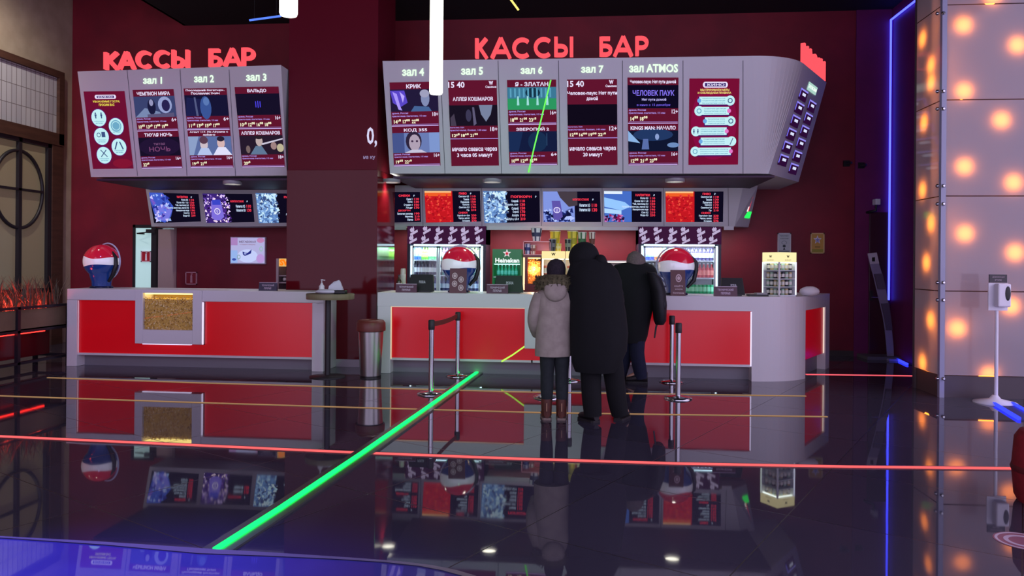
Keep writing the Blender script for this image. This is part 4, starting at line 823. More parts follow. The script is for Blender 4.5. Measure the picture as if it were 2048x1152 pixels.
# ------------------------------------------------------------------ bar fridges and bottles
YF = 12.62
def bottle(name, label, cat, group, loc, h, r, body, cap, lab=None, kind='bottle'):
    t = thing(name, label, cat, loc, group)
    bm_ = M(body, rough=.15, spec=.6, coat=.3); mb = MB()
    if kind == 'can': mb.lathe([(r*.8, 0), (r, h*.06), (r, h*.92), (r*.82, h)], (0, 0, 0), bm_, 12)
    else: mb.lathe([(r*.9, 0), (r, h*.04), (r, h*.55), (r*.85, h*.65), (r*.42, h*.78), (r*.36, h*.94)], (0, 0, 0), bm_, 12)
    mb.build('body', t, local=True)
    mb = MB(); cm = M(cap, rough=.3)
    if kind == 'can': mb.lathe([(r*.78, h), (r*.78, h*1.01)], (0, 0, 0), cm, 12)
    else: mb.lathe([(r*.42, h*.93), (r*.42, h)], (0, 0, 0), cm, 10)
    mb.build('cap', t, local=True)
    if lab:
        mb = MB(); z0, z1 = (.25, .75) if kind == 'can' else (.18, .5); mb.lathe([(r*1.02, h*z0), (r*1.02, h*z1)], (0, 0, 0), M(lab, rough=.5), 12, cap=False); mb.build('label_band', t, local=True)
    return t
def w_pattern(cv, mb, seed, asp):
    rnd = random.Random(seed); wm = E((214, 196, 236), .75)
    for k in range(12):
        u = .06+(k % 6)*.17+rnd.uniform(-.02, .02); v = (.25 if k % 2 == 0 else .72)+((k//6)*.45 if k % 2 == 0 else -(k//6)*.55)
        if v < 0 or v > 1: v = .95
        s_ = .045
        P2 = lambda a, b: (min(max(u+a*s_, 0), 1), min(max(v+b*s_*asp, 0), 1))
        cv.poly(mb, [P2(-1, -.2), P2(-.5, -.9), P2(-.3, -.5), P2(0, -1.3), P2(.3, -.4), P2(.2, .3), P2(-.7, .5)], wm, .004); cv.poly(mb, [P2(-.9, .9), P2(1.2, -.3), P2(1.3, .4), P2(-.8, 1.6)], wm, .005)
def fridge(px0, px1, label, tag_, split, rows):
    a = ony(px0, 455, YF); b = ony(px1, 455, YF); zt_ = min(ony(px0, 453, YF).z+.02, zbm-.02); x0, x1 = a.x, b.x
    t = thing('drinks_fridge', label, 'fridge', ((x0+x1)/2, YF+.3, 0), 'tall drinks fridges behind the bar')
    zh = ony(px0, 488, YF).z; bd = M((40, 38, 60), rough=.4); wi = M((226, 232, 240), rough=.5)
    mb = MB(); mb.box(x0, YF, 0, x0+.05, YF+.62, zt_, bd); mb.box(x1-.05, YF, 0, x1, YF+.62, zt_, bd); mb.box(x0, YF, zh, x1, YF+.62, zt_, bd); mb.box(x0, YF, 0, x1, YF+.62, .25, bd); mb.box(x0+.05, YF+.56, .25, x1-.05, YF+.62, zh, wi); mb.build('cabinet', t)
    cv = Canvas([V((x0, YF-.004, zt_)), V((x1, YF-.004, zt_)), V((x1, YF-.004, zh)), V((x0, YF-.004, zh))], (0, -1, 0)); mb = MB(); cv.rect(mb, 0, 0, 1, 1, E((58, 24, 56)), .001); w_pattern(cv, mb, px0, (x1-x0)/(zt_-zh)); mb.build('header_panel', t)
    LEDF = E((200, 238, 255), 5); mb = MB(); mb.box(x0+.055, YF+.03, .3, x0+.085, YF+.06, zh-.03, LEDF); mb.build('light_strip', t); mb = MB(); mb.box(x1-.085, YF+.03, .3, x1-.055, YF+.06, zh-.03, LEDF); mb.build('light_strip', t); mb = MB(); mb.box(x0+.1, YF+.05, zh-.03, x1-.1, YF+.09, zh-.005, LEDF); mb.build('light_strip', t)
    lamp('inner_light', 'AREA', ((x0+x1)/2, YF+.06, zh-.06), 20, (.85, .97, 1), t, x1-x0-.2, ((x0+x1)/2, YF+.35, .8), None, .05)
    xm_ = x0+(x1-x0)*split; fm = M((190, 200, 216), rough=.3)
    for d0, d1 in ((x0+.09, xm_-.004), (xm_+.004, x1-.09)):
        mb = MB(); z0, z1 = .27, zh-.035
        for q in ((d0, z0, d0+.028, z1), (d1-.028, z0, d1, z1), (d0, z1-.025, d1, z1), (d0, z0, d1, z0+.03)): mb.box(q[0], YF-.02, q[1], q[2], YF+.015, q[3], fm)
        mb.quad((d0+.028, YF, z0), (d1-.028, YF, z0), (d1-.028, YF, z1), (d0+.028, YF, z1), GLASS); mb.build('door', t)
    shelf_z = []
    for i, (py, items) in enumerate(rows):
        z = ony(px0, py, YF+.1).z; mb = MB(); mb.box(x0+.06, YF+.06, z-.022, x1-.06, YF+.54, z, fm); mb.build('shelf', t); shelf_z.append(z)
        for j, (u0, u1, n, h, r, body, cap, lab, kind, word) in enumerate(items):
            first = None; g = '%s %s on the %s shelf of %s' % (word, 'cans' if kind == 'can' else 'bottles', ('upper', 'middle', 'lower', 'bottom')[i], tag_)
            lb_ = '%s %s on the %s shelf of %s' % (word, 'can' if kind == 'can' else 'bottle', ('upper', 'middle', 'lower', 'bottom')[i], tag_)
            for k in range(n):
                x = x0+.1+(x1-x0-.2)*(u0+(u1-u0)*(k+.5)/n); loc = V((x, YF+.14, z))
                if first is None: first = bottle('drink_can' if kind == 'can' else 'drink_bottle', lb_, 'can' if kind == 'can' else 'bottle', g, loc, h, r, body, cap, lab, kind)
                else: dup(first, loc)
W_, G_, B_, K_ = (230, 230, 236), (60, 190, 60), (40, 60, 170), (50, 26, 24)
fridge(815, 972, 'tall drinks fridge with patterned header, behind the left bar globe', 'the left fridge', .40, [
 (519, [(.0, .10, 2, .23, .042, (40, 90, 180), (220, 226, 240), (120, 160, 230), 'can', 'blue'), (.11, .20, 2, .24, .042, (90, 210, 50), W_, (160, 240, 90), 'bottle', 'bright green'), (.21, .4, 4, .22, .04, (50, 130, 80), W_, (130, 170, 130), 'can', 'dull green'), (.42, .66, 5, .25, .034, (70, 40, 90), W_, (190, 160, 210), 'bottle', 'purple'), (.67, 1.0, 7, .25, .034, (120, 200, 60), W_, (210, 240, 170), 'bottle', 'lime green')]),
 (549, [(.0, .4, 8, .25, .036, (50, 44, 70), W_, (214, 214, 226), 'bottle', 'dark'), (.42, 1.0, 10, .25, .036, (90, 160, 150), W_, (220, 236, 236), 'bottle', 'pale teal')]),
 (580, [(.0, 1.0, 17, .24, .036, (60, 70, 130), (210, 220, 250), (190, 206, 240), 'bottle', 'blue labelled')])])
fridge(1277, 1443, 'tall drinks fridge with patterned header, behind the right bar globe', 'the right fridge', .46, [
 (520, [(.0, .14, 3, .22, .042, (40, 70, 190), W_, (110, 150, 230), 'can', 'blue'), (.15, .26, 2, .22, .042, (150, 90, 60), W_, (200, 150, 110), 'can', 'brown'), (.27, .45, 3, .22, .042, (40, 150, 90), W_, (120, 200, 150), 'can', 'green'), (.5, 1.0, 9, .25, .034, (36, 32, 80), W_, (150, 160, 210), 'bottle', 'dark blue')]),
 (554, [(.0, .45, 8, .23, .036, (60, 50, 60), W_, (190, 190, 190), 'bottle', 'dark'), (.48, .7, 4, .24, .036, (150, 190, 50), (230, 240, 120), (220, 230, 120), 'bottle', 'yellow green'), (.72, 1.0, 5, .24, .036, (200, 50, 60), W_, (240, 140, 130), 'bottle', 'red')]),
 (586, [(.0, .5, 8, .13, .04, (60, 60, 90), W_, (190, 190, 220), 'can', 'grey'), (.52, 1.0, 9, .15, .036, (40, 170, 110), W_, (150, 230, 190), 'can', 'mint green')])])
# green beer fridge
gx0, gx1 = ony(985, 500, 12.2).x, ony(1043, 500, 12.2).x; gz0, gz1, gzh = 1.0, ony(1010, 498, 12.2).z, ony(1010, 527, 12.2).z
t = thing('counter_fridge', 'small green beer fridge with a white star, between two fridges and popcorn', 'fridge', ((gx0+gx1)/2, 12.4, gz0))
GRN = M((18, 84, 46), rough=.3, es=.35, ergb=(20, 110, 60)); mb = MB(); mb.box(gx0, 12.2, gzh, gx1, 12.65, gz1, GRN); mb.box(gx0, 12.2, gz0, gx0+.02, 12.65, gzh, GRN); mb.box(gx1-.02, 12.2, gz0, gx1, 12.65, gzh, GRN); mb.box(gx0, 12.6, gz0, gx1, 12.65, gzh, GRN); mb.box(gx0, 12.2, gz0, gx1, 12.65, gz0+.03, GRN); mb.build('cabinet', t)
cv = Canvas([V((gx0, 12.197, gz1)), V((gx1, 12.197, gz1)), V((gx1, 12.197, gzh)), V((gx0, 12.197, gzh))], (0, -1, 0)); mb = MB()
star = lambda u, v, r_, asp: [(u+r_*(1 if k % 2 == 0 else .42)*math.sin(math.pi*k/5), v-r_*asp*(1 if k % 2 == 0 else .42)*math.cos(math.pi*k/5)) for k in range(10)]
def fan(cv, mb, pts, c, m, l): 
    for k in range(len(pts)): cv.poly(mb, [c, pts[k], pts[(k+1) % len(pts)]], m, l)
asp_ = (gx1-gx0)/(gz1-gzh); fan(cv, mb, star(.5, .30, .15, asp_), (.5, .30), E((236, 230, 236)), .002); fan(cv, mb, star(.5, .31, .085, asp_), (.5, .31), E((200, 40, 60)), .004); cv.text(mb, 'Heineken', .1, .62, .93, .95, E((240, 250, 250), 1.1), .003, .035); mb.build('lettering', t)
mb = MB(); mb.box(gx0+.03, 12.23, gzh-.02, gx1-.03, 12.26, gzh-.005, E((170, 255, 236), 3)); mb.build('light_strip', t)
zsh = ony(1010, 553, 12.2).z; mb = MB(); mb.box(gx0+.02, 12.22, zsh-.02, gx1-.02, 12.58, zsh, M((170, 196, 200), rough=.3)); mb.build('shelf', t)
first = None
for k in range(6):
    loc = V((gx0+.06+(gx1-gx0-.12)*(k+.5)/6, 12.3, zsh))
    if first is None: first = bottle('beer_bottle', 'teal bottle standing in the small green beer fridge', 'bottle', 'bottles in the small green fridge', loc, .19, .028, (30, 150, 120), (210, 240, 240), (90, 200, 190))
    else: dup(first, loc)
# back counter that carries it, hidden behind the bar
mb = MB(); mb.box(ony(978, 500, 12.1).x, 12.1, 0, ony(1268, 500, 12.1).x, 12.9, .90, M((90, 60, 60), rough=.5)); mb.box(ony(976, 500, 12.06).x, 12.06, .90, ony(1270, 500, 12.06).x, 12.92, 1.0, M((120, 100, 100), rough=.4)); single(mb, 'back_counter', 'low back counter under the popcorn displays behind the bar', 'counter')
# popcorn warmer and lit display with cups
def pc(px, py, y=12.3): return ony(px, py, y)
t = thing('popcorn_warmer', 'orange lit popcorn warmer in a dark red frame, right of the green fridge', 'popcorn warmer', (pc(1065, 560).x, 12.4, 1.0))
RF = M((96, 20, 30), rough=.35); wx_ = [pc(x, 540).x for x in (1046, 1055, 1080, 1083)]; zz = [1.0, pc(1060, 568).z, pc(1060, 515).z, pc(1060, 510).z]
mb = MB(); mb.box(wx_[0], 12.3, zz[0], wx_[3], 12.7, zz[1], RF); mb.box(wx_[0], 12.3, zz[2], wx_[3], 12.7, zz[3], RF); mb.box(wx_[0]+.035, 12.3, zz[1], wx_[1], 12.7, zz[2], RF); mb.box(wx_[0], 12.66, zz[1], wx_[3], 12.7, zz[2], RF); mb.build('frame', t)
mb = MB(); mb.box(wx_[0], 12.29, zz[0]+.1, wx_[0]+.03, 12.32, zz[2], E((255, 216, 170), 1.4)); mb.box(wx_[1]+.01, 12.32, zz[2]-.02, wx_[2], 12.4, zz[2]-.004, E((255, 190, 100), 6)); mb.build('lamp_tube', t); lamp('warm_bulb', 'POINT', ((wx_[1]+wx_[2])/2, 12.325, zz[2]-.2), 5, (1, .72, .4), t, .04)
popcorn_heap('orange popcorn glowing inside the warmer behind the bar', wx_[1]+.004, wx_[2], 12.36, 12.6, zz[1]+.002, zz[2]-.03, 8, 350, ((255, 190, 100), (240, 150, 60), (255, 220, 150), (220, 120, 50)))
t = thing('snack_display', 'bright cream lit display case with a black W, behind the customers', 'display case', (pc(1130, 560).x, 12.45, 1.0))
dx = [pc(x, 540).x for x in (1083, 1129, 1131, 1176)]; dz = [1.0, pc(1100, 517).z, pc(1100, 502).z]; CR = E((255, 236, 170), 1.0)
mb = MB(); mb.box(dx[0], 12.35, dz[1], dx[1], 12.7, dz[2], CR); mb.box(dx[2], 12.35, dz[1], dx[3], 12.7, dz[2], CR); mb.build('lit_header', t)
cv = Canvas([V((dx[0], 12.348, dz[2])), V((dx[1], 12.348, dz[2])), V((dx[1], 12.348, dz[1])), V((dx[0], 12.348, dz[1]))], (0, -1, 0)); mb = MB(); cv.text(mb, 'W', .42, .24, .6, .62, E((40, 30, 30)), .002, .05); mb.build('logo', t)
mb = MB(); cw = M((226, 216, 206), rough=.4); mb.box(dx[0], 12.66, dz[0], dx[3], 12.7, dz[1], cw)
for x in (dx[0], dx[1]-.015, dx[3]-.03): mb.box(x, 12.35, dz[0], x+.03, 12.7, dz[1], cw)
mb.box(dx[0], 12.35, dz[0], dx[3], 12.7, dz[0]+.03, cw); mb.box(dx[0], 12.36, 1.32, dx[3], 12.66, 1.335, cw); mb.build('case', t)
mb = MB(); mb.box(dx[0]+.04, 12.38, dz[1]-.015, dx[3]-.04, 12.42, dz[1]-.002, E((255, 246, 220), 4)); mb.box(dx[0]+.01, 12.345, dz[0]+.03, dx[0]+.03, 12.36, dz[1], E((255, 244, 220), 2)); mb.build('light_strip', t)
first = None
for r_ in range(2):
    for k in range(5):
        loc = V((dx[0]+.07+k*.13, 12.46, 1.03 if r_ == 0 else 1.335))
        if first is None: first = bottle('snack_tub', 'small tub inside the cream lit display case', 'tub', 'tubs inside the lit display', loc, .17, .045, (206, 110, 90), (240, 240, 240), (240, 230, 220), 'can')
        else: dup(first, loc)
# glass shelf with cups to the left on the warmer
t = thing('cup_rack', 'clear pink rack standing on the popcorn warmer, cups inside and on top', 'rack', (pc(1070, 500).x, 12.45, zz[3]))
dx = [pc(x, 540).x for x in (1083, 1129, 1131, 1176)]; dz = [1.0, pc(1100, 517).z, pc(1100, 502).z]; PK = M((230, 150, 160), rough=.2); rx0, rx1, rz1 = pc(1046, 500).x, pc(1101, 500).x, pc(1070, 482).z
mb = MB(); mb.box(rx0, 12.3, rz1-.018, rx1, 12.65, rz1, PK); mb.box(rx0, 12.3, zz[3], dx[0]-.01, 12.65, zz[3]+.012, PK); mb.box(rx0, 12.3, zz[3], rx0+.012, 12.65, rz1, PK); mb.box(rx1-.012, 12.3, dz[2]+.004, rx1, 12.65, rz1, PK); mb.box(rx0, 12.64, dz[2]+.01, rx1, 12.65, rz1, PK); mb.build('shelf', t)
def cup(label, px, y0, y1, r0, r1, c1, c2, yy=12.45, lid=None, base_z=None):
    p0, p1 = ony(px, y1, yy), ony(px, y0, yy); z0 = base_z if base_z is not None else p0.z; h = p1.z-z0
    t = thing('paper_cup', label, 'cup', (p0.x, yy, z0), 'cups over the popcorn displays')
    mb = MB(); a_, b_ = M(c1, rough=.5), M(c2, rough=.5); n = 16
    for k in range(n):
        a, b = 2*math.pi*k/n, 2*math.pi*(k+1)/n; q = lambda r_, t_, z: (r_*math.cos(t_), r_*math.sin(t_), z)
        mb.add([q(r0, a, 0), q(r0, b, 0), q(r1, b, h), q(r1, a, h)], [(0, 1, 2, 3)], (a_, a_, b_)[k % 3], True)
    mb.disc((0, 0, .002), r0, a_, n); mb.build('body', t, local=True)
    mb = MB(); mb.lathe([(r1, h*.97), (r1*1.05, h*.985), (r1, h)], (0, 0, 0), M((240, 236, 230), rough=.5), 16); mb.build('rim', t, local=True)
    mb = MB(); mb.lathe([(r0+(r1-r0)*.35+.002, h*.35), (r0+(r1-r0)*.65+.002, h*.65)], (0, 0, 0), b_, 16, cap=False); mb.build('print_band', t, local=True)
zc_ = dz[2]
cup('large white and blue cup on top of the clear rack', 1073, 456, 482, .06, .095, (236, 236, 240), (60, 66, 100), base_z=rz1)
cup('blue and white cup inside the rack, at its left end', 1055, 487, 509, .04, .055, (210, 214, 236), (50, 60, 130), base_z=zz[3]+.012)
cup('white cup inside the rack, beside the blue one', 1066, 490, 509, .035, .05, (240, 220, 214), (150, 90, 90), base_z=zz[3]+.012)
cup('tall yellow cup behind the black one, left on the cream display', 1110, 462, 502, .06, .09, (240, 214, 60), (190, 170, 40), 12.55, base_z=zc_)
cup('small black cup before the tall yellow one on the display', 1105, 478, 502, .05, .06, (36, 34, 44), (120, 120, 130), 12.42, base_z=zc_)
cup('short yellow cup beside the black one on the display', 1117, 487, 502, .04, .05, (236, 206, 70), (250, 236, 160), 12.42, base_z=zc_)
cup('tall yellow cup by the hooded customer on the display', 1145, 462, 502, .06, .09, (236, 214, 70), (170, 160, 40), 12.55, base_z=zc_)
cup('small black cup before the yellow one by the hooded customer', 1136, 478, 502, .045, .055, (34, 32, 40), (140, 150, 130), 12.42, base_z=zc_)
cup('white and green cup above the hooded customer', 1164, 464, 502, .05, .075, (226, 230, 214), (60, 110, 70), 12.5, base_z=zc_)
cup('white and brown cone cup at the display end', 1184, 464, 502, .035, .055, (236, 226, 214), (110, 60, 50), 12.5, base_z=zc_)
mb = MB(); mb.box(pc(1178, 500).x, 12.4, 1.0, pc(1190, 500).x, 12.6, dz[2]-.002, M((190, 180, 176), rough=.4)); single(mb, 'display_stand', 'pale slim stand holding the end cup beside the display', 'stand')
t = thing('snack_shelf', 'low white shelf of snack packs between the two customers', 'shelf', (pc(1238, 530).x, 12.45, 1.0))
sx0, sx1 = pc(1212, 530).x, pc(1262, 530).x; sz = pc(1230, 521).z; mb = MB(); mb.box(sx0, 12.3, sz-.02, sx1, 12.7, sz, WHITE); mb.box(sx0, 12.66, 1.0, sx1, 12.7, sz, WHITE); mb.box(sx0, 12.3, 1.0, sx0+.02, 12.7, sz, WHITE); mb.box(sx1-.02, 12.3, 1.0, sx1, 12.7, sz, WHITE); mb.build('shelf', t)
mb = MB(); mb.box(sx0+.03, 12.31, sz-.035, sx1-.03, 12.34, sz-.021, E((255, 236, 220), 2.5)); mb.build('light_strip', t)
first = None
for k in range(5):
    loc = V((sx0+.06+k*.08, 12.42, 1.0))
    if first is None: first = bottle('snack_tub', 'red tub on the low white snack shelf between the customers', 'tub', 'tubs on the low snack shelf', loc, .3, .033, (190, 70, 70), (230, 220, 220), (220, 200, 200), 'can')
    else: dup(first, loc)
# two bottles beside the left till
bottle('drink_bottle', 'small white labelled bottle left of the left till', 'bottle', None, ony(798, 583, YC+.42).xy.to_3d()+V((0, 0, ZT)), .24, .04, (60, 40, 30), (30, 30, 36), (206, 196, 190))
bottle('drink_bottle', 'taller pale bottle beside the dark top of the left till', 'bottle', None, ony(806, 583, YC+.52).xy.to_3d()+V((0, 0, ZT)), .33, .04, (190, 186, 170), (40, 40, 50), (214, 210, 200), 'can')

# ------------------------------------------------------------------ glazed snack tower on the bar end
tw = ony(1558, 588, YC+.30); TX, TY = tw.x, YC+.30
trz = math.atan2(-TY, -TX)-R(225)
t = thing('snack_tower', 'brightly lit glass snack tower at the rounded bar end', 'display tower', (TX, TY, ZT), None, trz)
hw = .155; th_ = ony(1558, 505, TY).z-ZT; zh = th_-.13
TCR = E((255, 240, 180), 1.05); TWH = M((224, 228, 232), rough=.3); dk = E((40, 34, 30))
mb = MB(); mb.box(-hw, -hw, zh, hw, hw, th_, TCR); mb.build('lit_header', t, local=True)
for q0, nn in (([(-hw, -hw), (hw, -hw)], (0, -1, 0)), ([(-hw, hw), (-hw, -hw)], (-1, 0, 0))):
    (xa_, ya_), (xb_, yb2) = q0; cv = Canvas([V((xa_, ya_, th_)), V((xb_, yb2, th_)), V((xb_, yb2, zh)), V((xa_, ya_, zh))], nn); mb = MB()
    cv.text(mb, 'W', .42, .3, .58, .56, dk, .003, .06); cv.text(mb, 'КИНО', .32, .74, .68, .86, E((150, 130, 90)), .003); mb.build('logo', t, local=True)
mb = MB()
for x, y in ((-hw, -hw), (hw-.018, -hw), (-hw, hw-.018), (hw-.018, hw-.018)): mb.box(x, y, 0, x+.018, y+.018, zh, TWH)
mb.box(-hw, -hw, 0, hw, hw, .02, TWH); mb.build('post', t, local=True)
mb = MB(); mb.box(hw-.02, -hw-.004, .02, hw+.002, -hw, zh, E((225, 225, 255), 1.6)); mb.box(-hw+.02, -hw+.02, zh-.012, hw-.02, -hw+.04, zh-.002, E((240, 255, 250), 6)); mb.box(-hw+.02, -hw+.04, zh-.012, -hw+.04, hw-.02, zh-.002, E((240, 255, 250), 6)); mb.box(-hw-.004, hw-.02, .02, -hw, hw, zh, E((240, 255, 250), 1.2)); mb.build('light_strip', t, local=True)
mb = MB(); mb.box(-hw+.02, hw-.012, .02, hw-.02, hw-.004, zh, TWH); mb.box(hw-.012, -hw+.02, .02, hw-.004, hw-.02, zh, TWH); mb.build('back_board', t, local=True)
levels = [.02, .02+(zh-.02)*.26, .02+(zh-.02)*.5, .02+(zh-.02)*.76]
for z in levels[1:]:
    mb = MB(); mb.box(-hw+.002, -hw+.002, z-.012, hw-.012, hw-.012, z, M((214, 224, 226), rough=.25)); mb.build('shelf', t, local=True)
mb = MB(); mb.quad((-hw, -hw+.0005, .02), (hw, -hw+.0005, .02), (hw, -hw+.0005, zh), (-hw, -hw+.0005, zh), GLASS); mb.quad((-hw+.0005, -hw, .02), (-hw+.0005, hw, .02), (-hw+.0005, hw, zh), (-hw+.0005, -hw, zh), GLASS); mb.build('glass_pane', t, local=True)
rot = Matrix.Rotation(trz, 3, 'Z'); first = {}
for i, z in enumerate(levels):
    for k in range(7):
        c = [((40, 36, 50), 'dark'), ((150, 190, 160), 'pale green'), ((190, 170, 120), 'tan')][(k+i) % 3]; lp = V((-hw+.055+k*.066, -hw+.055, 0)) if k < 4 else V((-hw+.055, -hw+.055+(k-3)*.066, 0)); loc = V((TX, TY, ZT+z))+rot @ lp
        nm = ('bottom', 'second', 'third', 'top')[i]
        lb_, g = '%s snack jar on the %s shelf of the lit snack tower' % (c[1], nm), '%s snack jars on the %s tower shelf' % (c[1], nm)
        if c[1] not in first: first[c[1]] = bottle('snack_jar', lb_, 'jar', g, loc, .085, .024, c[0], (200, 200, 200), (226, 226, 214), 'can')
        else: dup(first[c[1]], loc, lb_, g)
# things beside it
def heap(name, label, cat, c, r, m, seed, flat=.5):
    mb = MB(); random.seed(seed); mb.ell(V(c)+V((0, 0, r[2]*.9)), r, m, 16, 8, noise=.10); 
    for q in mb.v: q.z = max(q.z, c[2])
    return single(mb, name, label, cat)
p = ony(1600, 588, YC+.55); heap('paper_bag', 'crumpled white bag on the bar, right of the snack tower', 'bag', (p.x+.1, YC+.45, ZT), (.13, .08, .07), M((214, 210, 214), rough=.7), 5)
p = ony(1514, 588, YC+.2)
mb = MB(); mb.box(p.x-.12, YC+.1, ZT, p.x+.13, YC+.3, ZT+.025, BLACK); mb.box(p.x-.02, YC+.12, ZT+.025, p.x+.12, YC+.28, ZT+.045, M((150, 150, 156), rough=.5)); single(mb, 'receipt_tray', 'flat dark tray with papers on the bar, left of the snack tower', 'tray')

# ------------------------------------------------------------------ wall notices and small wall things
def framed(label, x0, y0, x1, y1, face, frame, draw, name='framed_notice', cat='notice', Y=YB):
    a, b = ony(x0, y1, Y-.02), ony(x1, y0, Y-.02); t = thing(name, label, cat, ((a.x+b.x)/2, Y, a.z)); w_ = .018
    mb = MB()
    for q in ((a.x, a.z, a.x+w_, b.z), (b.x-w_, a.z, b.x, b.z), (a.x, a.z, b.x, a.z+w_), (a.x, b.z-w_, b.x, b.z)): mb.box(q[0], Y-.03, q[1], q[2], Y-.001, q[3], frame)
    mb.build('frame', t); cv = Canvas([V((a.x, Y-.016, b.z)), V((b.x, Y-.016, b.z)), V((b.x, Y-.016, a.z)), V((a.x, Y-.016, a.z))], (0, -1, 0))
    mb = MB(); mb.box(a.x+w_, Y-.016, a.z+w_, b.x-w_, Y-.001, b.z-w_, face); mb.build('sheet', t); mb = MB(); draw(cv, mb); mb.build('print', t)
def dr1(cv, mb):
    g = M((90, 96, 106), rough=.6)
    cv.text(mb, 'Книга отзывов', .2, .1, .8, .16, g); cv.text(mb, 'и предложений', .2, .24, .8, .3, g); cv.ring(mb, .5, .46, .2, .09, .15, g); cv.circ(mb, .5, .62, .12, .06, M((40, 50, 56))); cv.poly(mb, [(.4, .8), (.5, .68), (.6, .8)], M((40, 50, 56))); cv.rect(mb, .1, .84, .9, .9, g)
framed('white framed notice on the red wall, just above the snack tower', 1555, 466, 1582, 508, M((176, 184, 190), rough=.5), M((190, 190, 196), rough=.4), dr1)
def dr2(cv, mb):
    s5 = star(.5, .33, .32, .72); fan(cv, mb, s5, (.5, .33), M((226, 220, 240), rough=.4), .003); fan(cv, mb, star(.5, .35, .2, .72), (.5, .35), M((140, 136, 190), rough=.4), .005); cv.rect(mb, .32, .66, .7, .7, M((110, 90, 40))); cv.rect(mb, .08, .78, .92, .95, M((150, 140, 50), rough=.5), .002)
framed('gold framed picture of a white star on the red wall, right', 1621, 466, 1649, 507, M((196, 150, 70), rough=.4), M((214, 180, 130), rough=.3), dr2)
def ext(cv, mb, c):
    cv.poly(mb, [(.42, .3), (.5, .2), (.58, .3), (.6, .85), (.4, .85)], c); cv.rect(mb, .45, .12, .62, .2, c)
framed('red fire extinguisher sign with white border on the red wall', 371, 544, 394, 569, M((140, 26, 44), rough=.5), M((206, 150, 160), rough=.5), lambda cv, mb: ext(cv, mb, M((206, 150, 160), rough=.5)), 'safety_sign', 'sign')
framed('red fire extinguisher sign on the open white door', 282, 502, 302, 524, M((190, 30, 50), rough=.5), M((250, 220, 226), rough=.5), lambda cv, mb: ext(cv, mb, M((250, 240, 246), rough=.5)), 'safety_sign', 'sign', YB-.012)
a, b = ony(460, 528, YB-.06), ony(531, 474, YB-.06); t = thing('advert_screen', 'pale lit advert screen on the red wall left of the pillar', 'screen', ((a.x+b.x)/2, YB, a.z))
mb = MB(); mb.box(a.x, YB-.06, a.z, b.x, YB-.001, b.z, M((200, 190, 210), rough=.4)); mb.build('housing', t, bevel=.006)
cv = Canvas([V((a.x+.015, YB-.061, b.z-.015)), V((b.x-.015, YB-.061, b.z-.015)), V((b.x-.015, YB-.061, a.z+.02)), V((a.x+.015, YB-.061, a.z+.02))], (0, -1, 0)); mb = MB()
cv.rect(mb, 0, 0, 1, 1, E((178, 176, 222)), .001); cv.circ(mb, .88, .1, .11, .1, E((190, 130, 180)), .002); cv.rect(mb, 0, 0, .2, .3, E((170, 130, 190)), .002); cv.rect(mb, .0, .5, .2, 1, E((150, 180, 236)), .002); cv.circ(mb, .5, .72, .3, .26, E((196, 206, 250)), .0025); cv.circ(mb, .88, .82, .12, .18, E((186, 150, 216)), .003)
cv.poly(mb, [(.35, .55), (.5, .6), (.62, .46), (.6, .62), (.5, .68), (.42, .72), (.36, .66)], E((40, 44, 130)), .004); cv.circ(mb, .43, .62, .04, .05, E((150, 160, 220)), .005); cv.ring(mb, .24, .76, .05, .09, .35, E((120, 160, 160)), .004); cv.circ(mb, .1, .86, .06, .05, E((60, 80, 170)), .004); cv.ring(mb, .9, .44, .05, .1, .3, E((140, 190, 170)), .004)
cv.text(mb, 'МЕГАБОКАЛ', .25, .12, .74, .2, E((90, 60, 90)), .004); cv.text(mb, 'в подарок каждому', .27, .25, .73, .3, E((150, 120, 150)), .004); mb.build('display', t)
# snack stand behind the left counter, half hidden by the pillar
t = thing('snack_stand', 'narrow snack stand with glowing orange header beside the pillar', 'stand', (ony(574, 560, 11.6).x, 11.7, 0)); sx_ = [ony(x, 560, 11.5).x for x in (552, 557, 610)]; z_ = [ony(560, y, 11.5).z for y in (578, 533, 517)]
mb = MB(); gm = M((150, 132, 140), rough=.5); mb.box(sx_[0], 11.5, 0, sx_[1], 11.9, z_[2], gm); mb.box(sx_[1], 11.86, 0, sx_[2], 11.9, z_[2], gm); mb.box(sx_[2], 11.5, 0, sx_[2]+.03, 11.9, z_[2], gm); mb.build('frame', t)
for z in (z_[0]-.1, z_[0]+.09, z_[0]+.2): mb = MB(); mb.box(sx_[1], 11.52, z, sx_[2], 11.86, z+.02, gm); mb.build('shelf', t)
cv = Canvas([V((sx_[1], 11.51, z_[2])), V((sx_[2], 11.51, z_[2])), V((sx_[2], 11.51, z_[1])), V((sx_[1], 11.51, z_[1]))], (0, -1, 0)); mb = MB(); mb.box(sx_[1], 11.513, z_[1], sx_[2], 11.53, z_[2], E((250, 200, 120), .8)); cv.text(mb, 'SW', .03, .1, .5, .9, E((255, 120, 20), 1.2), .004, .06); mb.build('lit_header', t)
first = None
for k in range(4):
    loc = V((sx_[1]+.06+k*.09, 11.62, z_[0]+.11))
    if first is None: first = bottle('snack_tub', 'pale tub on the narrow snack stand beside the pillar', 'tub', 'tubs on the narrow snack stand', loc, .09, .035, (60, 50, 56), (200, 190, 190), (214, 206, 200), 'can')
    else: dup(first, loc)
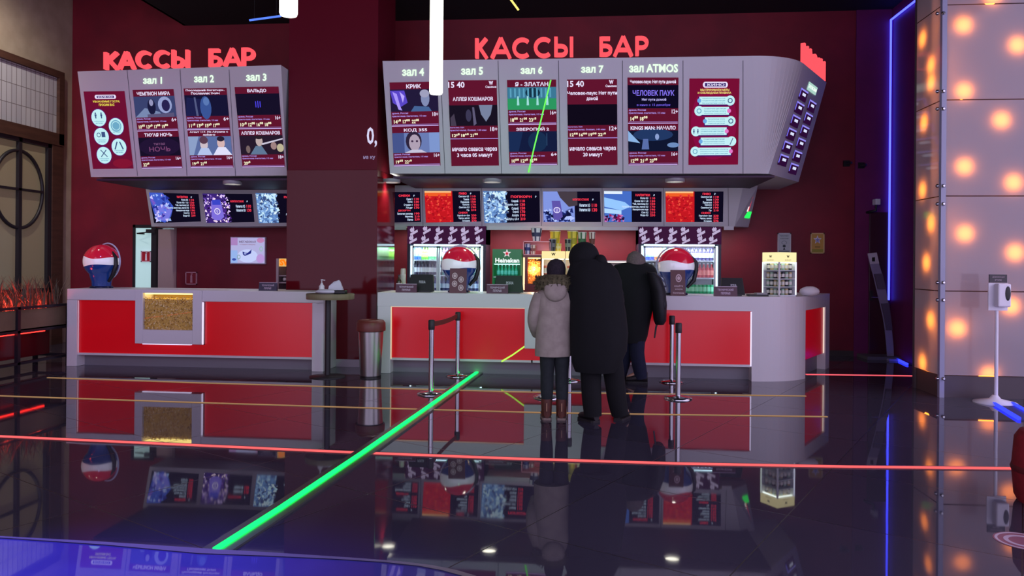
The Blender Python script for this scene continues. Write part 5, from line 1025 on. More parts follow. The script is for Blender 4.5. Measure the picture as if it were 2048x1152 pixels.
# camera and knobs on the right wall
t = thing('security_camera', 'small white-topped camera on a dark arm beside the blue line', 'camera', ony(1745, 420, YB-.07)); p = ony(1754, 404, YB-.2)
mb = MB(); mb.box(p.x-.04, p.y-.05, p.z-.05, p.x+.04, p.y+.1, p.z+.05, M((220, 220, 230), rough=.3)); mb.build('body', t, bevel=.01); mb = MB(); q = ony(1738, 424, YB-.12); mb.tube([p+V((0, .03, -.05)), p+V((0, .04, -.14)), V((q.x, YB-.12, q.z)), V((q.x, YB-.03, q.z))], .022, BLACK, 8); mb.build('arm', t)
for px, py, l in ((1693, 327, 'small dark wall fitting left of the corridor edge'), (1722, 331, 'small dark wall fitting right of the corridor edge')):
    p = ony(px, py, YB-.03); t = thing('wall_fitting', l, 'fitting', p-V((0, 0, .05))); mb = MB(); mb.box(p.x-.05, YB-.05, p.z-.05, p.x+.05, YB-.0301 if px > 1708 else YB-.001, p.z+.05, BLACK); mb.build('plate', t); mb = MB(); mb.tube([p+V((0, -.02, 0)), p+V((.05, -.1, 0))], [.03, .02], DARK, 10); mb.build('knob', t)
# ------------------------------------------------------------------ arched brochure stand in the corridor
t = thing('brochure_stand', 'tall arched brochure stand leaning in the corridor by the blue line', 'brochure stand', V((onz(1781, 718).x, onz(1781, 718).y, 0)))
yb_ = onz(1781, 718).y; Ls = [(1735, 507), (1740, 528), (1746, 548), (1753, 578), (1760, 607), (1766, 634), (1770, 660), (1773, 690), (1775, 717)]; Rs = [(1753, 505), (1758, 527), (1764, 547), (1771, 577), (1777, 606), (1781, 633), (1784, 660), (1787, 690), (1788, 717)]
def yy(i): return yb_-.30+.30*i/8
A_ = [ony(*p_, yy(i)) for i, p_ in enumerate(Ls)]; B2 = [ony(*p_, yy(i)) for i, p_ in enumerate(Rs)]
def band(mb, i0, i1, m, off=0.0, th=.02, inset=0):
    rings = []
    for i in range(i0, i1+1):
        d_ = (B2[i]-A_[i]).normalized(); a, b = A_[i]+d_*inset, B2[i]-d_*inset; o1, o2 = V((0, -off, 0)), V((0, th-off, 0)); rings.append([a+o1, b+o1, b+o2, a+o2])
    mb.loft(rings, m, smooth=False)
for q in (A_[-1], B2[-1]): q.z = .02
mb = MB(); band(mb, 0, 8, M((150, 140, 176), rough=.3)); mb.build('panel', t)
mb = MB(); q = (A_[-1]+B2[-1])/2; mb.box(q.x-.13, q.y-.28, 0, min(q.x+.12, XR-.03), q.y+.16, .03, M((140, 136, 190), rough=.3)); mb.build('base', t)
mb = MB(); band(mb, 0, 1, M((206, 196, 214), rough=.4), .012, .01); mb.build('header_card', t); mb = MB(); d_ = (A_[0]+B2[0]+A_[1]+B2[1])/4; mb.box(d_.x-.025, d_.y-.016, d_.z-.05, d_.x+.02, d_.y-.0125, d_.z+.06, BLACK); mb.build('print', t)
for i in (2, 4, 5): mb = MB(); band(mb, i, i+1, M((96, 84, 110), rough=.5), .05, .045, .01); mb.build('pocket', t)

# ------------------------------------------------------------------ planter of grasses along the left
pe = onz(137, 728, 0); PXr = pe.x; PYf = pe.y; PYn = 6.4; pz = 1.55-(607-518)/1500*11.05
pl_ = thing('planter_bench', 'long dark metal planter with wooden box fronts and red light lines', 'planter', (PXr-.25, (PYf+PYn)/2, 0))
zb_ = pz-.32; FR = M((26, 22, 34), rough=.4); nb = 4; step = (PYf-PYn)/nb
mb = MB()
for k in range(nb+1):
    y = PYn+k*step; mb.box(PXr-.03, y-.025, 0, PXr+.02, y+.025, pz, FR); mb.box(PXr-.55, y-.025, 0, PXr-.5, y+.025, pz, FR)
for x in (PXr-.03, PXr-.55):
    for z in (pz-.03, zb_-.03, .12): mb.box(x, PYn, z, x+.05, PYf, z+.035, FR)
mb.box(PXr-.55, PYf-.025, pz-.03, PXr+.02, PYf+.025, pz, FR); mb.box(PXr-.55, PYf-.02, .12, PXr, PYf+.02, .16, FR); mb.build('frame', pl_)
BXM = noise_mat('tan_board', (112, 92, 74), (126, 104, 84), scale=3, rough=.6)
for k in range(nb):
    y0, y1 = PYn+k*step+.03, PYn+(k+1)*step-.03
    mb = MB(); mb.box(PXr-.5, y0, zb_, PXr-.012, y1, zb_+.02, BXM); mb.box(PXr-.032, y0, zb_, PXr-.012, y1, pz-.04, BXM); mb.box(PXr-.5, y0, zb_, PXr-.48, y1, pz-.04, BXM); mb.box(PXr-.5, y0, zb_+.02, PXr-.03, y1, pz-.1, M((40, 28, 24), rough=.9))
    if k == nb-1: mb.box(PXr-.5, y1-.02, zb_, PXr-.012, y1, pz-.04, BXM)
    mb.build('planting_box', pl_)
    mb = MB(); mb.box(PXr-.30, y0, .16, PXr-.28, y1, zb_-.04, M((86, 14, 26), rough=.15)); mb.build('glass_panel', pl_)
RLED = E((255, 40, 34), 5)
for k_ in range(6): lamp('red_glow', 'AREA', (PXr-.26, PYf-.45-k_*.5, pz-.07), 12, (1, .06, .04), pl_, .26, (PXr-.26, PYf-.45-k_*.5, 3))
mb = MB(); mb.box(PXr-.05, PYn, zb_-.05, PXr-.03, PYf-.45, zb_-.035, RLED); mb.box(PXr-.46, PYn, pz-.085, PXr-.44, PYf-.1, pz-.07, RLED); mb.box(PXr-.08, PYn, pz-.085, PXr-.06, PYf-.1, pz-.07, RLED); mb.build('light_line', pl_)
mb = MB(); random.seed(11); gms = [M((60, 64, 48), rough=.6), M((78, 76, 58), rough=.6), M((92, 78, 64), rough=.6)]
for i in range(900):
    y = random.uniform(PYn, PYf-.06); x = PXr-.26+random.uniform(-.2, .2); h = random.uniform(.22, .60); a = random.uniform(0, 6.28); ln = random.uniform(.05, .28); wd = random.uniform(.007, .015)
    d = V((math.cos(a)*.6, math.sin(a), 0)); q = V((-d.y, d.x, 0)).normalized()*wd; b = V((x, y, pz-.1)); rings = []
    for k in range(5):
        s_ = k/4; c = b+d*ln*s_*s_+V((0, 0, h*s_*(1-.12*s_))); w2 = (1-s_)**.7+.02; rings.append([c-q*w2, c+V((0, 0, 0))+d*wd*.3, c+q*w2])
    mb.loft(rings, random.choice(gms), cap=False, closed=False)
single(mb, 'grass', 'dark spiky grass growing in the red lit planter at the left', 'grass', None, 'stuff')

# ------------------------------------------------------------------ high table by the pillar, with its things
c = onz(655, 753.5, 0); ztab = 1.115
t = thing('bar_table', 'high round bar table on one dark post, before the pillar', 'table', (c.x, c.y, 0))
mb = MB(); mb.lathe([(.235, 0), (.235, .012), (.06, .03)], c, DARK, 32); mb.build('base', t); mb = MB(); mb.lathe([(.038, .02), (.038, ztab-.07)], c, DARK, 16); mb.build('post', t)
tt = c+V((.03, 0, 0)); mb = MB(); mb.lathe([(.31, ztab-.075), (.315, ztab-.07), (.315, ztab-.005), (.31, ztab)], tt, noise_mat('olive_wood', (120, 112, 84), (134, 124, 94), scale=2, rough=.5, stretch=(1, 8, 1)), 40); mb.build('top', t)
def soap(loc):
    t = thing('soap_bottle', 'white pump bottle standing on the high bar table', 'bottle', loc); w_ = M((226, 224, 230), rough=.4)
    mb = MB(); mb.lathe([(.034, 0), (.036, .01), (.036, .10), (.016, .125), (.014, .14)], (0, 0, 0), w_, 16); mb.build('body', t, local=True); mb = MB(); mb.lathe([(.008, .14), (.008, .175), (.014, .176), (.014, .19)], (0, 0, 0), w_, 10); mb.tube([(0, 0, .183), (.045, 0, .178)], .006, w_, 8); mb.build('pump', t, local=True)
soap(V((ony(645, 570, tt.y).x, tt.y-.03, ztab)))
PPM = M((214, 210, 226), rough=.7)
p = ony(654, 577, tt.y-.08); mb = MB(); random.seed(4); mb.ell((p.x, tt.y-.1, ztab+.03), (.15, .09, .032), PPM, 18, 8, noise=.07)
for q in mb.v: q.z = max(q.z, ztab)
single(mb, 'paper_towel', 'rumpled white paper towel lying on the high bar table', 'paper towel')
p = ony(672, 565, tt.y+.08); mb = MB(); random.seed(9)
mb.loft([[V((p.x-.10, tt.y+.02, ztab)), V((p.x+.1, tt.y+.02, ztab)), V((p.x+.1, tt.y+.14, ztab)), V((p.x-.1, tt.y+.14, ztab))], [V((p.x-.08, tt.y+.03, ztab+.1)), V((p.x+.1, tt.y+.03, ztab+.09)), V((p.x+.08, tt.y+.12, ztab+.09)), V((p.x-.07, tt.y+.12, ztab+.11))], [V((p.x-.02, tt.y+.06, ztab+.16)), V((p.x+.05, tt.y+.05, ztab+.18)), V((p.x+.06, tt.y+.07, ztab+.17)), V((p.x-.01, tt.y+.08, ztab+.16))]], PPM, smooth=False); single(mb, 'paper_bag', 'peaked white paper bag standing on the high bar table', 'bag')
p = ony(683, 577, tt.y); mb = MB(); mb.box(p.x-.06, tt.y-.14, ztab, p.x+.09, tt.y-.02, ztab+.05, BLACK); single(mb, 'card_terminal', 'flat black box at the right edge of the high bar table', 'box', bevel=.01)

# ------------------------------------------------------------------ litter bin
c = onz(741, 754, 0); t = thing('litter_bin', 'round steel litter bin with brown lid, left of the bar counter', 'bin', (c.x, c.y, 0)); c = V((0, 0, 0))
mb = MB(); mb.lathe([(.135, 0), (.138, .03), (.168, .62)], c, STEEL, 40); mb.build('body', t, local=True); mb = MB(); mb.lathe([(.139, 0), (.139, .025)], c+V((0, 0, .001)), BLACK, 40); mb.lathe([(.172, .612), (.172, .635)], c, BLACK, 40); mb.build('trim_band', t, local=True)
mb = MB(); mb.lathe([(.193, .622), (.196, .65), (.192, .73), (.165, .765), (.11, .77), (.10, .74)], c, M((110, 46, 42), rough=.45), 40); mb.build('lid', t, local=True)

# ------------------------------------------------------------------ queue posts
def post(px, py, label, h=.87):
    c = onz(px, py, 0); t = thing('queue_post', label, 'queue post', (c.x, c.y, 0), 'steel queue posts'); o = V((0, 0, 0))
    mb = MB(); mb.lathe([(.16, 0), (.16, .012), (.12, .028), (.04, .04)], o, CHROME, 36); mb.build('base', t, local=True)
    mb = MB(); mb.lathe([(.03, .035), (.03, h-.1)], o, CHROME, 20); mb.build('pole', t, local=True)
    mb = MB(); mb.lathe([(.036, h-.115), (.038, h-.11), (.038, h-.01), (.03, h)], o, DARK, 20); mb.build('head', t, local=True)
    return c
a1 = post(862, 788, 'nearer queue post of the belted pair, left of the green strip'); a2 = post(915, 752, 'farther queue post of the belted pair, close to the counter')
post(1094, 795, 'queue post hidden behind the legs of the child in the pale coat'); post(1139, 761, 'queue post between the child and the hooded person, by the counter')
post(1356, 797, 'nearer queue post right of the customers, before the red panel'); post(1343, 764, 'farther queue post right of the customers, almost behind the nearer one')
d_ = (a2-a1).normalized(); n_ = V((-d_.y, d_.x, 0))*.002; mb = MB(); rings = []
for k in range(9):
    s_ = k/8; c = a1+(a2-a1)*(.03+.94*s_)+d_*0; z = .82-.05*4*s_*(1-s_)*.4; rings.append([c-n_+V((0, 0, z-.03)), c+n_+V((0, 0, z-.03)), c+n_+V((0, 0, z+.03)), c-n_+V((0, 0, z+.03))])
mb.loft(rings, M((110, 36, 34), rough=.6), smooth=False); o = single(mb, 'queue_belt', 'brown-red belt drawn between the two left queue posts', 'belt')

# ------------------------------------------------------------------ hand sanitizer stand
c = onz(1990, 806, 0); t = thing('sanitizer_stand', 'white hand sanitizer stand in front of the lit wall', 'sanitizer stand', (c.x, c.y, 0)); WP = M((226, 222, 232), rough=.35)
mb = MB(); mb.lathe([(.22, 0), (.22, .012), (.06, .05), (.03, .09)], (0, 0, 0), WP, 36); mb.build('base', t, local=True)
yq = c.y; zp = lambda y: ony(1992, y, yq).z
mb = MB(); mb.lathe([(.02, .06), (.018, zp(600))], (.01, 0, 0), WP, 14); mb.build('pole', t, local=True)
X_ = lambda px: ony(px, 590, yq).x-c.x
mb = MB(); mb.box(X_(1974), -.03, zp(621), X_(2013), -.01, zp(566), WP); mb.build('back_plate', t, local=True, bevel=.004)
mb = MB(); mb.box(X_(1984), -.13, zp(613), X_(2010), -.03, zp(567), WP); mb.build('dispenser', t, local=True, bevel=.015)
mb = MB(); mb.ell((X_(2003), -.131, zp(586)), (.030, .006, .082), BLACK, 18, 8); mb.build('window', t, local=True)
mb = MB(); mb.box(X_(1976), -.03, zp(565), X_(2011), -.012, zp(549), M((30, 20, 30), rough=.3)); cv = Canvas([V((X_(1976), -.031, zp(549))), V((X_(2011), -.031, zp(549))), V((X_(2011), -.031, zp(565))), V((X_(1976), -.031, zp(565)))], (0, -1, 0)); mb.build('sign', t, local=True)
mb = MB(); cv.text(mb, 'ДЕЗИНФЕКЦИЯ', .15, .22, .85, .42, M((170, 150, 160), rough=.5), .002); cv.text(mb, 'РУК', .3, .58, .7, .78, M((170, 150, 160), rough=.5), .002); mb.build('lettering', t, local=True)

# ------------------------------------------------------------------ hanging lamps and lines
TUBE = E((255, 252, 236), 3.2)
def pendant(px, py, d_px, Y, label):
    p = ony(px, py, Y); r = d_px/2/1500*Y; t = thing('pendant_lamp', label, 'pendant lamp', p, None)
    mb = MB(); mb.lathe([(r*.9, 0), (r, .02), (r, 1.65)], p, TUBE, 24); mb.build('glowing_tube', t); mb = MB(); mb.lathe([(r*1.03, 1.65), (r*1.03, 1.75)], p, DARK, 20); mb.tube([p+V((0, 0, 1.7)), V((p.x, p.y, ZC))], .006, BLACK, 6); mb.build('cap', t)
pendant(872, 188, 27, 7.8, 'white glowing tube lamp hanging before hall 4 screen')
pendant(577, 31, 37, 5.9, 'white glowing tube lamp cut by the top edge, left of the pillar')
for pts, mt_, lab in (([(1012, -14), (1037, 20)], E((255, 240, 130), 1.1), 'thin yellow light rod hanging slanted over the long board'), ([(499, 40.5), (562, 32)], E((90, 130, 255), 1.2), 'thin blue light rod hanging over the left board')):
    a, b = ony(*pts[0], 9.6), ony(*pts[1], 9.6); t = thing('light_rod', lab, 'light rod', (a+b)/2, None); mb = MB(); mb.tube([a, b], .014, mt_, 8); mb.build('glowing_rod', t); mb = MB()
    for q in (a*.85+b*.15, a*.15+b*.85): mb.tube([q, V((q.x, q.y, ZC))], .003, BLACK, 5)
    mb.build('wire', t)
# ------------------------------------------------------------------ things at the right edge
c = onz(2096, 1006, 0); t = thing('pouf', 'dark red round pouf cut by the right picture edge', 'pouf', (c.x, c.y, 0)); mb = MB(); mb.lathe([(.17, 0), (.19, .04), (.205, .22), (.19, .42), (.16, .47), (.02, .485)], (0, 0, 0), noise_mat('red_felt', (120, 16, 26), (136, 20, 32), scale=20, rough=.8), 40); mb.build('seat', t, local=True); mb = MB(); mb.lathe([(.206, .2), (.212, .22), (.206, .24)], (0, 0, 0), M((90, 12, 20), rough=.6), 40, cap=False); mb.build('seam', t, local=True)
c = onz(2048, 1083, 0); t = thing('floor_sticker', 'round pale distance sticker on the floor at the right edge', 'sticker', (c.x, c.y, 0)); mb = MB(); mb.disc((0, 0, .0012), .15, M((150, 90, 110), rough=.4), 32); mb.build('disc', t, local=True); mb = MB(); cv = Canvas([V((-.15, .15, .0015)), V((.15, .15, .0015)), V((.15, -.15, .0015)), V((-.15, -.15, .0015))], (0, 0, 1)); cv.ring(mb, .5, .5, .47, .47, .1, M((206, 190, 206), rough=.4), .0005, 32); cv.ring(mb, .5, .5, .33, .33, .25, M((200, 180, 200), rough=.4), .0005, 24); mb.build('print', t, local=True)

# ------------------------------------------------------------------ people
def skin_body(name, nodes, edges, parent, mat, root=0, sub=2):
    names = list(nodes); idx = {n: i for i, n in enumerate(names)}
    me = bpy.data.meshes.new(name); me.from_pydata([nodes[n][:3] for n in names], [(idx[a], idx[b]) for a, b in edges], [])
    o = bpy.data.objects.new(name, me); col.objects.link(o)
    md = o.modifiers.new('skin', 'SKIN'); md.use_smooth_shade = True
    sv = me.skin_vertices[0].data if me.skin_vertices else None
    if sv is None:
        me.skin_vertices.new() if hasattr(me.skin_vertices, 'new') else None; sv = me.skin_vertices[0].data
    for n in names:
        r = nodes[n][3]; sv[idx[n]].radius = (r, r) if not isinstance(r, tuple) else r; sv[idx[n]].use_root = (idx[n] == root)
    sb = o.modifiers.new('smooth', 'SUBSURF'); sb.levels = sub; sb.render_levels = sub
    bpy.context.view_layer.update()
    ev = o.evaluated_get(bpy.context.evaluated_depsgraph_get()); nm = bpy.data.meshes.new_from_object(ev)
    o.modifiers.clear(); o.data = nm; bpy.data.meshes.remove(me); nm.name = name
    nm.materials.clear(); nm.materials.append(mat)
    nm.polygons.foreach_set('use_smooth', [True]*len(nm.polygons))
    o.parent = parent; return o
SKIN = M((190, 140, 118), rough=.55, name='skin')
def figure(parent, h, sh, hip, arms, legs, lean=(0, 0), head=None, headyaw=0):
    """h standing height; arms/legs: joint positions; +Y is where the person faces"""
    hl = h/7.5; nz = h-hl*1.18; lx, ly = lean
    N = {'pelvis': (0, 0, h*.52, hip*.62), 'waist': (lx*.35, ly*.35, h*.60, hip*.55), 'chest': (lx*.8, ly*.8, h*.72, sh*.40), 'collar': (lx, ly, nz-.03, sh*.28), 'neck': (lx*1.05, ly*1.05+.01, nz+.03, h*.030)}
    Ed = [('pelvis', 'waist'), ('waist', 'chest'), ('chest', 'collar'), ('collar', 'neck')]
    hx, hy, hz = head or (lx*1.1, ly*1.1+.02, h-hl*.52)
    N['jaw'] = (hx, hy+.01, hz-hl*.25, hl*.27); N['skull'] = (hx, hy, hz+hl*.06, hl*.36); N['crown'] = (hx, hy-.01, hz+hl*.30, hl*.26)
    Ed += [('neck', 'jaw'), ('jaw', 'skull'), ('skull', 'crown')]
    sy, cyw = math.sin(headyaw), math.cos(headyaw); fd = V((-sy, cyw, 0)); sd = V((cyw, sy, 0)); hc = V((hx, hy, hz))
    for s_, (S_, El, Wr, Hd) in arms.items():
        N[s_+'sh'] = (*S_, h*.036); N[s_+'el'] = (*El, h*.026); N[s_+'wr'] = (*Wr, h*.017); Ed += [('collar', s_+'sh'), (s_+'sh', s_+'el'), (s_+'el', s_+'wr')]
        w_ = V(Wr); d = (V(Hd)-w_).normalized(); sc_l = h*.105
        N[s_+'palm'] = (*(w_+d*sc_l*.42), h*.019); Ed += [(s_+'wr', s_+'palm')]
        up = V((0, 0, 1)) if abs(d.z) < .8 else V((0, 1, 0)); side = d.cross(up).normalized(); nrm = side.cross(d).normalized()
        for f, (off, ln) in enumerate(((-.020, .36), (-.007, .44), (.007, .46), (.020, .40))):
            b = w_+d*sc_l*.55+side*off; k = sc_l*ln
            q = [b, b+d*k*.5-nrm*k*.10, b+d*k*.85-nrm*k*.38]
            for j, p in enumerate(q): N['%sf%d%d' % (s_, f, j)] = (*p, (.0088, .0082, .0072)[j]); Ed.append((('%sf%d%d' % (s_, f, j-1)) if j else s_+'palm', '%sf%d%d' % (s_, f, j)))
        tb = w_+d*sc_l*.22+side*(-.026 if s_ == 'l' else .026); tp_ = [tb, tb+d*sc_l*.22+side*(-.018 if s_ == 'l' else .018), tb+d*sc_l*.42+side*(-.014 if s_ == 'l' else .014)-nrm*.01]
        for j, p in enumerate(tp_): N['%st%d' % (s_, j)] = (*p, (.010, .009, .008)[j]); Ed.append(((s_+'t%d' % (j-1)) if j else s_+'palm', s_+'t%d' % j))
    for s_, (Hp, Kn, An, To) in legs.items():
        N[s_+'hp'] = (*Hp, h*.052); N[s_+'kn'] = (*Kn, h*.034); N[s_+'cf'] = (*(V(Kn)*.65+V(An)*.35), h*.034); N[s_+'an'] = (*An, h*.021); N[s_+'to'] = (*To, h*.019)
        Ed += [('pelvis', s_+'hp'), (s_+'hp', s_+'kn'), (s_+'kn', s_+'cf'), (s_+'cf', s_+'an'), (s_+'an', s_+'to')]
    skin_body('body', N, Ed, parent, SKIN)
    # face
    mb = MB(); r = hl*.36
    for s_ in (-1, 1): mb.ell(hc+fd*(r*.93)+sd*(s_*hl*.16)+V((0, 0, hl*.03)), (hl*.055, hl*.05, hl*.035), M((236, 232, 228), rough=.2), 10, 6); mb.ell(hc+fd*(r*.93+hl*.035)+sd*(s_*hl*.16)+V((0, 0, hl*.03)), (hl*.024,)*3, M((40, 26, 20), rough=.2), 8, 6)
    mb.build('eyes', parent, local=True)
    mb = MB(); mb.tube([hc+fd*(r*.94)+V((0, 0, hl*.02)), hc+fd*(r*1.10)+V((0, 0, -hl*.10)), hc+fd*(r*.95)+V((0, 0, -hl*.14))], [hl*.03, hl*.06, hl*.045], SKIN, 8); mb.build('nose', parent, local=True)
    mb = MB(); mb.ell(hc+fd*(r*.86)+V((0, 0, -hl*.26)), (hl*.11 if abs(sd.x) > .7 else hl*.06, hl*.05, hl*.028), M((150, 74, 70), rough=.4), 10, 6); mb.build('mouth', parent, local=True)
    mb = MB()
    for s_ in (-1, 1): mb.ell(hc+sd*(s_*r*1.0)+V((0, 0, -hl*.02)), (hl*.05, hl*.09, hl*.13), SKIN, 8, 6)
    mb.build('ears', parent, local=True)
def rings_z(spec, n=28, wob=0.0, seed=0):
    """horizontal oval rings: (cx, cy, z, rx, ry)"""
    rnd = random.Random(seed); ph = [rnd.uniform(0, 6.28) for _ in range(3)]; out = []
    for cx_, cy_, z, rx, ry in spec:
        rg = []
        for k in range(n):
            a = 2*math.pi*k/n; w_ = 1+wob*(math.sin(3*a+ph[0]+z*3)+.6*math.sin(5*a+ph[1]-z*5)+.4*math.sin(8*a+ph[2]))
            rg.append(V((cx_+rx*w_*math.cos(a), cy_+ry*w_*math.sin(a), z)))
        out.append(rg)
    return out
def limb(mb, pts, rad, m, n=14): mb.tube(pts, rad, m, n)
def smooth_pts(P, R_, k=4):
    out, ro = [], []
    for i in range(len(P)-1):
        p0, p1, p2, p3 = (V(P[max(i-1, 0)]), V(P[i]), V(P[i+1]), V(P[min(i+2, len(P)-1)]))
        for j in range(k):
            t = j/k; out.append(.5*((2*p1)+(p2-p0)*t+(2*p0-5*p1+4*p2-p3)*t*t+(3*p1-p0-3*p2+p3)*t**3)); ro.append(R_[i]*(1-t)+R_[i+1]*t)
    out.append(V(P[-1])); ro.append(R_[-1]); return out, ro
def sleeve(mb, P, R_, m, n=16): a, b = smooth_pts(P, R_); mb.tube(a, b, m, n)
def shoe(parent, name, ank, toe, m, sole, w=.048, hgt=.10):
    a, t_ = V(ank), V(toe); d = V((t_.x-a.x, t_.y-a.y, 0)).normalized(); s_ = V((d.y, -d.x, 0)); heel = V((a.x, a.y, 0))-d*.06; L_ = (V((t_.x, t_.y, 0))-heel).length+.03; rings = []
    for u, wd, h0 in ((0, .6, hgt), (.08, .85, hgt*1.15), (.3, .92, hgt*1.2), (.5, .95, hgt*.85), (.75, 1.05, hgt*.62), (.93, .85, hgt*.52), (1, .5, hgt*.35)):
        c = heel+d*L_*u; rings.append([c+s_*(w*wd*math.cos(b)*(1 if math.sin(b) < .3 else .85))+V((0, 0, .018+max(0, h0*(.5+.5*math.sin(b))))) for b in [2*math.pi*k/14 for k in range(14)]])
    mb = MB(); mb.loft(rings, m); o = mb.build(name, parent, local=True)
    mb = MB(); out = []
    for u, wd in ((0, .7), (.08, .95), (.35, .95), (.7, 1.1), (.92, .95), (1.02, .5)): out.append((heel+d*L_*u, wd))
    ply = [c+s_*w*wd for c, wd in out]+[c-s_*w*wd for c, wd in out[::-1]]; mb.prism(ply, (0, 0, .022), sole); mb.build('sole', o, local=True)
    return o

# ---- child in a pale parka, seen from behind
c = onz(1110, 838, 0); HC = 1.57
ch = thing('person', 'child in pale hooded parka and dark cap standing with back turned', 'person', (c.x, c.y, 0), None, R(4)); ch.location.z = 0
figure(ch, HC, .33, .25, {'l': ((-.15, 0, 1.22), (-.205, .02, .97), (-.17, .16, .80), (-.14, .26, .76)), 'r': ((.14, 0, 1.22), (.165, .06, .97), (.11, .19, .82), (.08, .28, .78))},
       {'l': ((-.075, 0, .76), (-.08, .0, .42), (-.085, -.02, .09), (-.09, .12, .04)), 'r': ((.065, 0, .76), (.062, .0, .42), (.06, -.02, .09), (.065, .12, .04))})
PARKA = noise_mat('pale_parka_cloth', (146, 136, 128), (160, 150, 140), scale=14, rough=.85, bump=.15)
mb = MB(); mb.loft(rings_z([(-.03, .0, .63, .178, .150), (-.03, .0, .66, .180, .152), (-.03, 0, .80, .176, .148), (-.02, 0, .95, .170, .138), (-.01, .0, 1.08, .176, .135), (0, 0, 1.18, .19, .130), (0, 0, 1.25, .185, .125), (0, .005, 1.30, .14, .11), (0, .01, 1.36, .09, .09)], wob=.022, seed=2), PARKA)
sleeve(mb, [(-.145, 0, 1.235), (-.195, .0, 1.10), (-.215, .02, .96), (-.185, .14, .83)], [.075, .072, .066, .052], PARKA); sleeve(mb, [(.14, 0, 1.235), (.165, .02, 1.10), (.165, .06, .96), (.12, .18, .83)], [.075, .072, .066, .052], PARKA); mb.build('parka', ch, local=True)
mb = MB(); mb.ell((-.01, -.125, 1.285), (.115, .06, .115), PARKA, 20, 12); mb.build('hood', ch, local=True)
FUR = noise_mat('brown_fur', (70, 66, 48), (104, 98, 72), scale=40, rough=.95, bump=.6)
random.seed(21); mb = MB(); fr_ = rings_z([(-.015, -.02, 1.27, .11, .10), (-.02, -.03, 1.30, .172, .13), (-.02, -.035, 1.35, .188, .14), (-.015, -.03, 1.40, .172, .13), (0, -.01, 1.435, .105, .09)], 26, .04, 4); mb.loft(fr_, FUR)
for i in range(1500):
    b = random.choice(fr_[random.choice((1, 2, 3))]); d = (b-V((-.01, -.03, 1.36))).normalized(); d = (d+V((random.gauss(0, .5), random.gauss(0, .5), random.gauss(0, .5)-.15))).normalized(); q = d.orthogonal().normalized()*.004; p0 = b-d*.006+V((0, 0, random.uniform(-.02, .02))); tip = p0+d*random.uniform(.02, .042); mb.add([p0-q, p0+q, tip], [(0, 1, 2)], FUR)
mb.build('fur_trim', ch, local=True)
CAPK = noise_mat('dark_knit', (30, 24, 34), (42, 34, 44), scale=60, rough=.9, bump=.4)
hz = HC-HC/7.5*.52
mb = MB(); mb.loft(rings_z([(0, .02, hz-.06, .082, .095), (0, .018, hz-.03, .092, .106), (0, .015, hz+.03, .096, .11), (0, .012, hz+.08, .085, .098), (0, .01, hz+.115, .055, .066), (0, .01, hz+.13, .015, .02)], 22), CAPK); mb.build('knit_cap', ch, local=True)
mb = MB(); mb.loft(rings_z([(0, -.03, hz-.15, .055, .05), (0, -.03, hz-.1, .07, .07), (0, -.02, hz-.04, .078, .08)], 18), M((34, 22, 20), rough=.8)); mb.build('hair', ch, local=True)
TR = noise_mat('dark_green_trousers', (28, 34, 38), (36, 42, 46), scale=20, rough=.85)
for s_, kx in ((-1, -.078), (1, .062)):
    mb = MB(); sleeve(mb, [(kx, 0, .74), (kx+s_*.003, .01, .45), (kx+s_*.004, -.005, .30), (kx+s_*.006, -.015, .13)], [.088, .066, .064, .05], TR, 18); mb.build('trouser_leg', ch, local=True)
BT = noise_mat('brown_boot_leather', (72, 34, 26), (88, 42, 32), scale=14, rough=.6)
for s_, kx in ((-1, -.085), (1, .062)):
    o = shoe(ch, 'boot', (kx, -.01, .1), (kx+s_*.008, .13, .04), BT, M((120, 104, 96), rough=.7), .05, .11)
    mb = MB(); mb.loft(rings_z([(kx, -.015, .04, .050, .062), (kx, -.015, .10, .052, .062), (kx, -.015, .19, .056, .064), (kx, -.015, .205, .052, .06)], 18), BT); mb.build('shaft', o, local=True)
    mb = MB(); mb.box(kx-.004, -.084, .09, kx+.004, -.076, .17, M((170, 130, 100), rough=.6)); mb.build('heel_tab', o, local=True)

# ---- tall person in a black hooded coat, leaning to the right
c = onz(1196, 843, 0); HM = 1.80
mn = thing('person', 'tall hooded person in long black coat standing beside the child', 'person', (c.x, c.y, 0))
def mp(px, py, dy=0.0):      # a point of this figure in its own frame
    q = ony(px, py, c.y+dy); return (q.x-c.x, dy, q.z)
LK, LA = mp(1182, 762, .03), mp(1186, 822, -.02); RK, RA = mp(1229, 758, .08), mp(1240, 815, .12)
SL, SR_ = mp(1157, 555, .02), mp(1203, 538, .05); E_R = mp(1232, 602, .08); W_R = mp(1220, 640, .32)
hd = mp(1168, 512, .10)
figure(mn, HM, .42, .32, {'l': (SL, mp(1150, 618, .12), mp(1160, 628, .33), mp(1165, 622, .45)), 'r': (SR_, E_R, W_R, (W_R[0]-.06, W_R[1]+.2, W_R[2]-.02))},
       {'l': (mp(1180, 680), LK, LA, (LA[0]-.05, LA[1]+.16, .05)), 'r': (mp(1218, 678), RK, RA, (RA[0]+.08, RA[1]+.14, .05))}, lean=(mp(1180, 540)[0]*.8, .06), head=hd, headyaw=R(-20))
BK = noise_mat('black_coat_cloth', (5, 6, 11), (8, 9, 15), scale=20, rough=.9, bump=.1); BK2 = noise_mat('black_trouser_cloth', (5, 5, 10), (8, 8, 14), scale=20, rough=.9)
def oval(y, xl, xr, ry, dy=0.02):     # coat ring from its left and right outline pixels
    a, b = mp(xl, y, dy), mp(xr, y, dy); return ((a[0]+b[0])/2, dy, a[2], (b[0]-a[0])/2, ry)
